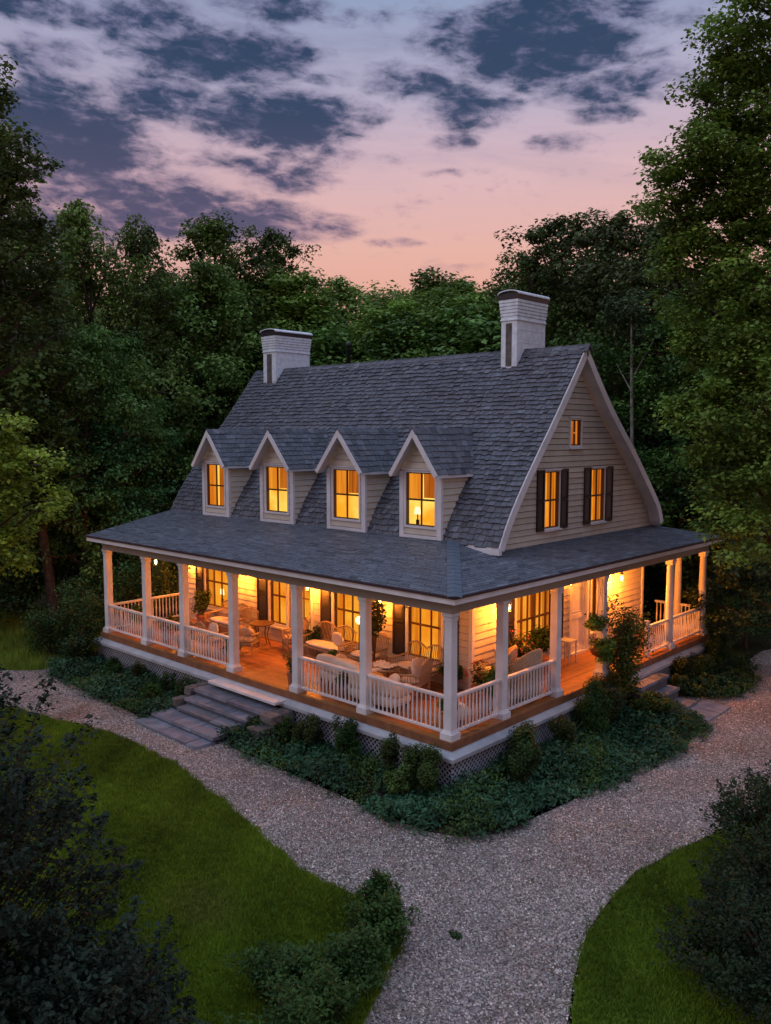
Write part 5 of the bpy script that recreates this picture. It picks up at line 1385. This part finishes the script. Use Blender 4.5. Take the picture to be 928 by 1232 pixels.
spray_bush((7.2, -2.3, G), 1.1, 1.25, 'dark low bush at the lower right edge of the photo', 220, 85, (.014, .027, .010), .06, 80)
spray_bush((-13.0, -5.6, G), 1.3, .5, 'thin sprig bush rising at the left edge of the path', 30, 86, (.045, .075, .03), .07, 50)

# fallen leaves and weeds on the gravel
g_ = np.random.default_rng(44); xy = np.stack([g_.uniform(-12, 8, 2600), g_.uniform(-7, 13, 2600)], -1); ok = inside(GRAVEL, xy[:, 0], xy[:, 1])
for B in (LAWN_L, LAWN_R, LAWN_B): ok &= ~inside(B, xy[:, 0], xy[:, 1])
ok &= ~((xy[:, 0] < .9) & (xy[:, 1] > -1.4)); edge = np.zeros(len(xy), bool)
for B in (LAWN_L, LAWN_R, BED_F, BED_R, BED_L):
    for dx, dy in ((.3, 0), (-.3, 0), (0, .3), (0, -.3)): edge |= inside(B, xy[:, 0]+dx, xy[:, 1]+dy)
xy = xy[ok & (edge | (g_.random(len(xy)) < .10))]; Cl = np.column_stack([xy, np.full(len(xy), G+.022)])
tag(leaf_mesh('fallen_leaves', g_, Cl, .045*(.6+.8*g_.random(len(Cl))), MAT['leaf_gloss'], leaf_cols(g_, len(Cl), (.06, .045, .02), .4), .6, 2.5), 'dead leaves blown along the edges of the gravel', 'fallen leaves', kind='stuff')

# grass
def grass(poly, label, n, seed, h=(.03, .075), base=(.115, .190, .014), near=None):
    g = np.random.default_rng(seed); P = np.array(poly); lo, hi = P.min(0), P.max(0)
    if near is not None: lo = np.maximum(lo, near[0]); hi = np.minimum(hi, near[1])
    xy = lo+(hi-lo)*g.random((n, 2)); jx, jy = g.normal(size=(2, n))*.045; xy = xy[inside(poly, xy[:, 0]+jx, xy[:, 1]+jy)]; n = len(xy)
    cl = np.sin(xy[:, 0]*9+np.sin(xy[:, 1]*7)*2)*np.sin(xy[:, 1]*8.3+np.sin(xy[:, 0]*5)*2)
    a = g.random(n)*6.283; hh = (h[0]+(h[1]-h[0])*g.random(n))*(1+.45*np.clip(cl, 0, 1)); w = .006+.006*g.random(n)
    dx, dy = np.cos(a), np.sin(a); la = g.random(n)*6.283; ln = hh*(.2+.6*g.random(n))
    V = np.empty((n, 3, 3)); z = G+.012
    V[:, 0] = np.stack([xy[:, 0]-dx*w, xy[:, 1]-dy*w, np.full(n, z)], -1); V[:, 1] = np.stack([xy[:, 0]+dx*w, xy[:, 1]+dy*w, np.full(n, z)], -1)
    V[:, 2] = np.stack([xy[:, 0]+np.cos(la)*ln, xy[:, 1]+np.sin(la)*ln, z+hh], -1)
    me = bpy.data.meshes.new('grass'); me.vertices.add(3*n); me.vertices.foreach_set('co', V.astype(np.float32).ravel()); me.loops.add(3*n)
    me.loops.foreach_set('vertex_index', np.arange(3*n, dtype=np.int32)); me.polygons.add(n); me.polygons.foreach_set('loop_start', np.arange(0, 3*n, 3, dtype=np.int32))
    me.materials.append(MAT['blade'])
    worn = np.clip(np.sin(xy[:, 0]*.8+2.2*np.sin(xy[:, 1]*.55+1))*np.sin(xy[:, 1]*1.3+xy[:, 0]*.6)-.55, 0, 1)
    patch = 1+.16*cl+.33*np.sin(xy[:, 0]*1.1+np.sin(xy[:, 1]*1.9))*np.cos(xy[:, 1]*.9+xy[:, 0]*.35)+.12*np.sin(xy[:, 0]*4.1+xy[:, 1]*3.3)
    c = leaf_cols(g, n, base, .3, patch, .35); c = c*(1-worn[:, None])+np.array([[.16, .15, .05]])*worn[:, None]; cc = np.ones((n, 3, 4), np.float32); cc[:, :, :3] = c[:, None, :]
    ca = me.color_attributes.new('Col', 'FLOAT_COLOR', 'POINT'); ca.data.foreach_set('color', cc.ravel()); me.update(); me.validate()
    o = bpy.data.objects.new('grass', me); COL.objects.link(o); tag(o, label, 'grass', kind='stuff')
grass(LAWN_L, 'short mown grass covering the left lawn', 520000, 91, near=((-14, -11), (6, -3)))
grass(LAWN_B, 'longer bright grass beyond the bend of the path', 60000, 92, (.08, .26), (.16, .24, .03))
grass(LAWN_R, 'dark grass covering the right lawn', 330000, 93, near=((4, -8), (12, 8)), base=(.095, .175, .014))
# ------------------------------------------------------------------ trees
def crown_arrays(g, Hh, Rr, base_f, n_limb, per_limb, n_leaf, clump_r, shape='round', gap=0.0):
    """limbs with twigs and leaf clumps; returns trunk MB, leaf centres, outward vectors, tone"""
    m = MB(); tr = max(.10, Hh*.016)
    bend = g.normal(size=2)*.03*Hh
    tp = [(bend[0]*math.sin(i/8*2.2), bend[1]*math.sin(i/8*1.7), Hh*.93*i/8) for i in range(9)]
    m.tube(tp, [tr*(1.25 if i == 0 else 1)*(1-i/8*.88) for i in range(9)], 10)
    def trunk_at(z):
        f = min(max(z/(Hh*.93)*8, 0), 7.999); i = int(f); t = f-i; return np.array(tp[i])*(1-t)+np.array(tp[i+1])*t
    C = []; O = []; tone = []
    for k in range(n_limb):
        f = (k+.5)/n_limb; hz = Hh*(base_f+(.96-base_f)*f)
        x = (hz/Hh-base_f)/(1-base_f)
        if shape == 'round': env = math.sin(math.pi*min(1, (.14+.86*x))**.85)**.6
        elif shape == 'oval': env = math.sin(math.pi*(.08+.9*x))**.75*.9
        else: env = (1-x)**.6*.95+.15
        env = max(env, .15)
        az = k*2.39996+g.normal()*.35; elv = R(10+50*x+g.normal()*8)
        L_ = Rr*env*g.uniform(.72, 1.12); s = trunk_at(hz-L_*math.sin(elv)*.55)
        d = np.array([math.cos(az)*math.cos(elv), math.sin(az)*math.cos(elv), math.sin(elv)])
        e = s+d*L_; mid = s+d*L_*.5+np.array([0, 0, -.04*L_])
        m.tube([tuple(s), tuple(mid), tuple(e)], [tr*.42*(1-.5*x), tr*.25, .015], 6)
        for j in range(per_limb):
            u = g.uniform(.35, 1.05); side = np.cross(d, [0, 0, 1]); side /= np.linalg.norm(side)+1e-6
            c = s+d*L_*u+side*g.normal()*L_*.26+np.array([0, 0, g.normal()*L_*.15+.1])
            if j % 2 == 0:
                q = s+d*L_*max(.2, u-.25); m.tube([tuple(q), tuple(c)], [.03, .008], 4, cap=False)
            if g.random() < gap: continue
            cr = clump_r*g.uniform(.6, 1.25); k_ = int(n_leaf*g.uniform(.6, 1.3)); dd = g.normal(size=(k_, 3)); dd /= np.linalg.norm(dd, axis=1)[:, None]
            C.append(c+dd*(g.random(k_)**.5)[:, None]*cr*np.array([1.1, 1.1, .62])); O.append(dd); tone += [float(np.clip(1+.24*g.normal(), .5, 1.7))]*k_
    return m, np.concatenate(C), np.concatenate(O), np.array(tone)
def make_tree(name, seed, Hh, Rr, base_f, n_limb, per_limb, n_leaf, clump_r, leaf, base, shape='round', gap=0, bark='bark', yellow=.15):
    g = np.random.default_rng(seed); t = thing(name, (0, 0, 0), None, 'tree')
    m, C, O, tone = crown_arrays(g, Hh, Rr, base_f, n_limb, per_limb, n_leaf, clump_r, shape, gap)
    m.build('trunk', MAT[bark], t)
    leaf_mesh('crown', g, C, leaf*(.6+.8*g.random(len(C))), MAT['leaf'], leaf_cols(g, len(C), base, .22, tone, yellow), .6, .75, t, O)
    t['_h'] = Hh; t['_used'] = 0; return t
GB = (.041, .068, .022)
PROTO = {
 'full': make_tree('broadleaf_tree', 101, 14, 4.6, .22, 26, 8, 115, .82, .20, GB),
 'tall': make_tree('broadleaf_tree', 102, 15, 3.6, .25, 26, 7, 115, .78, .20, GB, 'oval'),
 'open': make_tree('open_crowned_tree', 103, 15, 4.2, .28, 28, 8, 105, .68, .19, (.034, .054, .022), 'oval', .14),
 'low':  make_tree('understory_tree', 104, 9, 4.0, .08, 24, 8, 125, .78, .18, (.030, .060, .026), 'round'),
 'full2': make_tree('broadleaf_tree', 105, 14, 5.0, .18, 28, 8, 115, .85, .20, GB),
}
def polar(u, depth):
    f = Vector((-math.sin(YAW), math.cos(YAW), 0)); r = Vector((math.cos(YAW), math.sin(YAW), 0))
    return Vector((CAM[0], CAM[1], 0))+f*depth+r*(depth*(u-464)/FPX)
tr_rng = random.Random(77)
def height_for(v, depth):   # world height above ground whose top shows at row v
    d = pixdir(464, v); return CAM[2]-G+depth*d.z/math.hypot(d.x, d.y)
def place(kind, u, v, depth, wide, label, group, tint=(1, 1, 1)):
    src = PROTO[kind]
    if src['_used'] == 0: o = src; src['_used'] = 1
    else:
        o = copy_tree(src)
    p = polar(u, depth); hh = height_for(v, depth)
    s = hh/(src['_h']*1.0); o.location = (p.x, p.y, G-.03); o.rotation_euler = (0, 0, tr_rng.uniform(0, 6.28))
    sx = s*wide; o.scale = (sx, sx, s)
    o['label'] = label
    if group: o['group'] = group
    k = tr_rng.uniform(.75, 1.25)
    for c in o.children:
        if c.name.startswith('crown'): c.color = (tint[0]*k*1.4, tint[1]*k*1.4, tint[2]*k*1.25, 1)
    return o
ORD = ['first', 'second', 'third', 'fourth', 'fifth', 'sixth', 'seventh', 'eighth', 'ninth', 'tenth', 'eleventh', 'twelfth', 'thirteenth', 'fourteenth', 'fifteenth', 'sixteenth']
# far treeline against the sky
far = [(-40, 340), (40, 335), (105, 345), (165, 330), (232, 345), (300, 338), (372, 330), (430, 338), (478, 345), (522, 336), (566, 346), (610, 330), (668, 338), (735, 330), (800, 330), (870, 330)]
for i, (u, v) in enumerate(far):
    place(('full', 'full2', 'full')[i % 3], u, v-2, 44+(i % 3)*2.5, 1.15, ORD[i]+' tree from the left in the distant treeline against the sunset sky', 'distant treeline', (1.2, 1.15, .9))
# second row, lower, behind the house roof
mid = [(395, 352, 43, 'full'), (455, 368, 41, 'full2'), (515, 362, 40, 'tall'), (560, 352, 40, 'full'), (600, 372, 38, 'full2'), (430, 400, 41, 'low'), (350, 395, 42, 'full2'), (500, 395, 39, 'low'), (575, 378, 37, 'low')]
for i, (u, v, d, k) in enumerate(mid):
    place(k, u, v, d, 1.2, ORD[i]+' of the trees rising directly behind the slate roof ridge', 'trees rising behind the roof ridge', (1.2, 1.2, .8))
# tall trees at left
for (k, u, v, d, w, lb, tn) in [
    ('tall', -30, 120, 30, .9, 'tallest dark tree at the left edge, its crown cut by the frame', (.9, .85, .8)),
    ('tall', 62, 262, 31, .9, 'dark tree behind the tall left-edge tree', (.9, .9, .8)),
    ('full2', 128, 258, 36, .72, 'round-topped tree rising left of the two chimneys, third from the left edge', (1, .95, .8)),
    ('open', 186, 268, 38, .7, 'slender open-topped tree with sky showing through, left of the broad tree above the left chimney', (1, .95, .8)),
    ('full', 285, 262, 42, .8, 'broad-topped tree just above and left of the left chimney', (1, 1, .8)),
    ('open', 330, 272, 44, .75, 'tree with leafy top directly above the left chimney', (1, 1, .8)),
    ('full', 235, 320, 40, .9, 'full green tree between the slender tops and the left chimney', (1, 1.05, .95)),
    ('full2', 20, 380, 33, .8, 'round-headed dark tree behind the yellow-green one at left', (.95, 1, .95)),
    ('full2', 95, 395, 32, .8, 'rounded blue-green tree left of the house, upper of the leafy wall', (.95, 1.1, 1.05)),
    ('full', 165, 400, 35, .75, 'rounded bluish tree nearest the left slope of the slate roof', (.9, 1.12, 1.1)),
    ('full2', 222, 425, 39, .7, 'dark rounded tree beside the left rake of the roof', (.9, 1.1, 1.05)),
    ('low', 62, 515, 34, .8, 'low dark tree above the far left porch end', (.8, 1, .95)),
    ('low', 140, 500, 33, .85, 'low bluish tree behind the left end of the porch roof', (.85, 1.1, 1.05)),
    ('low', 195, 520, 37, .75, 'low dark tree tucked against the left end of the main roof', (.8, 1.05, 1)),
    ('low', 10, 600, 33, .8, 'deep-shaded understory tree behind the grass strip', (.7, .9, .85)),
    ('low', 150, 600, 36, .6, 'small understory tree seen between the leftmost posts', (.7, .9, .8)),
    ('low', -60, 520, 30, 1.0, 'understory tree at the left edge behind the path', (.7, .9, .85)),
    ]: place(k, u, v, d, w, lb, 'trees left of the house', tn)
# right of the gable
for (k, u, v, d, w, lb, tn) in [
    ('open', 668, 258, 38, .95, 'open-crowned tree with sky glinting through, above the right chimney', (.95, .85, .8)),
    ('open', 735, 256, 35, .9, 'open-crowned tree right of the right chimney, darker of the pair', (.95, .8, .8)),
    ('open', 625, 300, 38, .8, 'smaller airy tree just left of the right chimney', (.95, .95, .8)),
    ('open', 790, 262, 33, .9, 'airy tree between the gable and the huge right tree', (.95, .85, .8)),
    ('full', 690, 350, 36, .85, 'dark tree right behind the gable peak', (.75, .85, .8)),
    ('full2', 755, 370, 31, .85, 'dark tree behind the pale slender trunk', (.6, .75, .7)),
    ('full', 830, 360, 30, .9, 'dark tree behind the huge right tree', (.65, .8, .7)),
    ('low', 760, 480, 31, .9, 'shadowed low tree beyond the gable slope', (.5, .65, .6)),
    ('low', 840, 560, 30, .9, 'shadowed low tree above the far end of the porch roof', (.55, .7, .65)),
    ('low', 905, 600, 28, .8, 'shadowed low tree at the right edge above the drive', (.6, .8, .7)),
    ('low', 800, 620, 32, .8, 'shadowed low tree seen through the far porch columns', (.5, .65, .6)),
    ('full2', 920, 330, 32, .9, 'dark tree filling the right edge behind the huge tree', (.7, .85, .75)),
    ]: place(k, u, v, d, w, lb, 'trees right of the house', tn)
for k in PROTO.values():
    if k['_used'] == 0: bpy.data.objects.remove(k)
# the pale slender trunk beside the gable
t = thing('birch_tree', tuple(polar(764, 29))[:2]+(G,), 'slender pale-trunked tree standing dark-crowned just right of the gable', 'tree')
m = MB(); m.tube([(.05, 0, 0), (.1, 0, 3.5), (-.12, 0, 6.5), (-.2, 0, 8.8), (-.35, .1, 11.5)], [.10, .085, .07, .055, .02], 8)
m.tube([(-.2, 0, 8.6), (-.9, .2, 9.6)], [.03, .01], 5); m.tube([(-.22, 0, 9.0), (.5, .2, 10.4)], [.03, .01], 5); m.build('trunk', MAT['pale_bark'], t)
leaf_ball('crown', 1500, 1.2, .14, (.03, .045, .02), t, (-.4, .1, 11.2), mt='leaf', clumps=22, squash=(1, 1, 1.1))

# the huge tree at right: built limb by limb so its lobes sit where they hang
def lobed_tree(name, u, depth, Hh, lobes, label, leaf, base, seed, per, clump_r, tint=(1, 1, 1), gap_r=1.0, group=None):
    """lobes: (u, v, depth offset, radius in m) give the leafy masses; each gets a limb from the trunk and many clumps"""
    g = np.random.default_rng(seed); b = polar(u, depth); t = thing(name, (b.x, b.y, G), label, 'tree', group); m = MB()
    tr = Hh*.02; tp = [(g.normal()*.12*i/3, g.normal()*.12*i/3, Hh*.9*i/7) for i in range(8)]
    m.tube(tp, [tr*(1-.85*i/7) for i in range(8)], 12)
    C = []; O = []; tone = []
    for (lu, lv, dd, lr) in lobes:
        q = polar(lu, depth+dd); z = height_for(lv, depth+dd); c = np.array([q.x-b.x, q.y-b.y, z])
        zs_ = max(1.5, z-np.hypot(c[0], c[1])*.75); i = min(6, int(zs_/(Hh*.9)*7)); s = np.array(tp[max(0, min(7, i))]); s[2] = min(zs_, Hh*.85)
        mid = (s+c)/2+np.array([0, 0, -.12*lr]); m.tube([tuple(s), tuple(mid), tuple(c)], [tr*.38, tr*.22, .02], 7)
        nc = int(14*(lr/1.0)**1.7)
        for j in range(nc):
            d = g.normal(size=3); d /= np.linalg.norm(d); e = c+d*lr*g.random()**.42*np.array([1, 1, .72])
            if j % 2 == 0: m.tube([tuple(c+(e-c)*.15), tuple(e)], [.028, .006], 4, cap=False)
            cr = clump_r*g.uniform(.55, 1.25); k_ = int(per*g.uniform(.6, 1.3)); w = g.normal(size=(k_, 3)); w /= np.linalg.norm(w, axis=1)[:, None]
            C.append(e+w*(g.random(k_)**.5)[:, None]*cr*np.array([1.15, 1.15, .6])); O.append(w); tone += [float(np.clip(1+.24*g.normal(), .5, 1.7))]*k_
    m.build('trunk', MAT['bark'], t); C = np.concatenate(C)
    o = leaf_mesh('crown', g, C, leaf*(.55+.85*g.random(len(C))), MAT['leaf'], leaf_cols(g, len(C), base, .22, np.array(tone), .2), .62, .75, t, np.concatenate(O)); o.color = tint+(1,)
    return t
big = [(905, 20, 0, 1.4), (860, 70, 0, 1.15), (930, 90, 1, 1.8), (835, 130, 0, .75), (880, 150, 0, 1.3), (820, 180, -.5, .75), (800, 205, 0, .7), (850, 215, 0, 1.2), (910, 200, 0, 1.6), (785, 240, 0, .6),
       (830, 265, 0, 1.0), (890, 275, 0, 1.5), (800, 290, .5, .8), (845, 330, 0, 1.1), (905, 345, -1, 1.5), (815, 350, 1, .9), (835, 400, 0, 1.0), (880, 420, -1, 1.4), (925, 420, -1, 1.4),
       (850, 470, -1, 1.0), (900, 490, -2, 1.4), (835, 500, -.5, .75), (870, 540, -1.5, 1.0), (915, 560, -2, 1.2), (885, 600, -1.5, .95), (925, 640, -2, 1.2), (965, 300, 0, 2.2), (965, 120, 0, 2.2), (970, 480, 0, 2.2), (975, 620, 0, 1.6), (1040, 250, 0, 2.6), (1040, 450, 0, 2.6), (960, -30, 0, 2.0)]
lobed_tree('maple_tree', 1000, 21.5, 18.5, big, 'huge green maple filling the right side from porch height to the top of the photo', .125, (.070, .116, .022), 201, 150, .54, (1, 1, 1))
left = [(0, 85, 0, .7), (-30, 130, 0, 1.1), (15, 128, -.3, .7), (-10, 190, 0, 1.3), (35, 215, 0, .9), (10, 260, 0, 1.2), (60, 285, 0, .7), (15, 330, 0, 1.3), (55, 350, .4, .8), (-20, 300, 0, 1.5), (30, 400, 0, 1.1), (-30, 400, 0, 1.5), (75, 400, .5, .6)]
lobed_tree('oak_tree', -45, 19.5, 14.5, left, 'tall tree leaning in from the left edge, its crown dark against the sky', .12, (.042, .062, .02), 202, 80, .40, (1, .95, .85))
yel = [(0, 522, 0, .75), (32, 560, 0, .65), (-5, 580, 0, .9), (36, 605, 0, .7), (58, 600, -.2, .38), (5, 640, 0, .75), (-40, 560, 0, 1.2), (-40, 640, 0, 1.0), (18, 505, .3, .35), (-10, 680, .2, .5)]
lobed_tree('young_maple', -60, 16.0, 7.0, yel, 'young maple with bright yellow-green leaves at the left edge, nearest of the trees', .105, (.115, .155, .022), 203, 115, .36, (1, 1, 1))
rd = [(880, 690, 0, .9), (915, 680, 0, 1.1), (850, 720, 1, .8), (925, 740, -1, .8), (870, 750, .5, .7), (960, 700, 0, 1.4)]
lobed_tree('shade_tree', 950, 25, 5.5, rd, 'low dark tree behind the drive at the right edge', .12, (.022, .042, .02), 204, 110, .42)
for o in list(bpy.data.objects):
    for k in ('_world', '_h', '_used'):
        if k in o.keys(): del o[k]
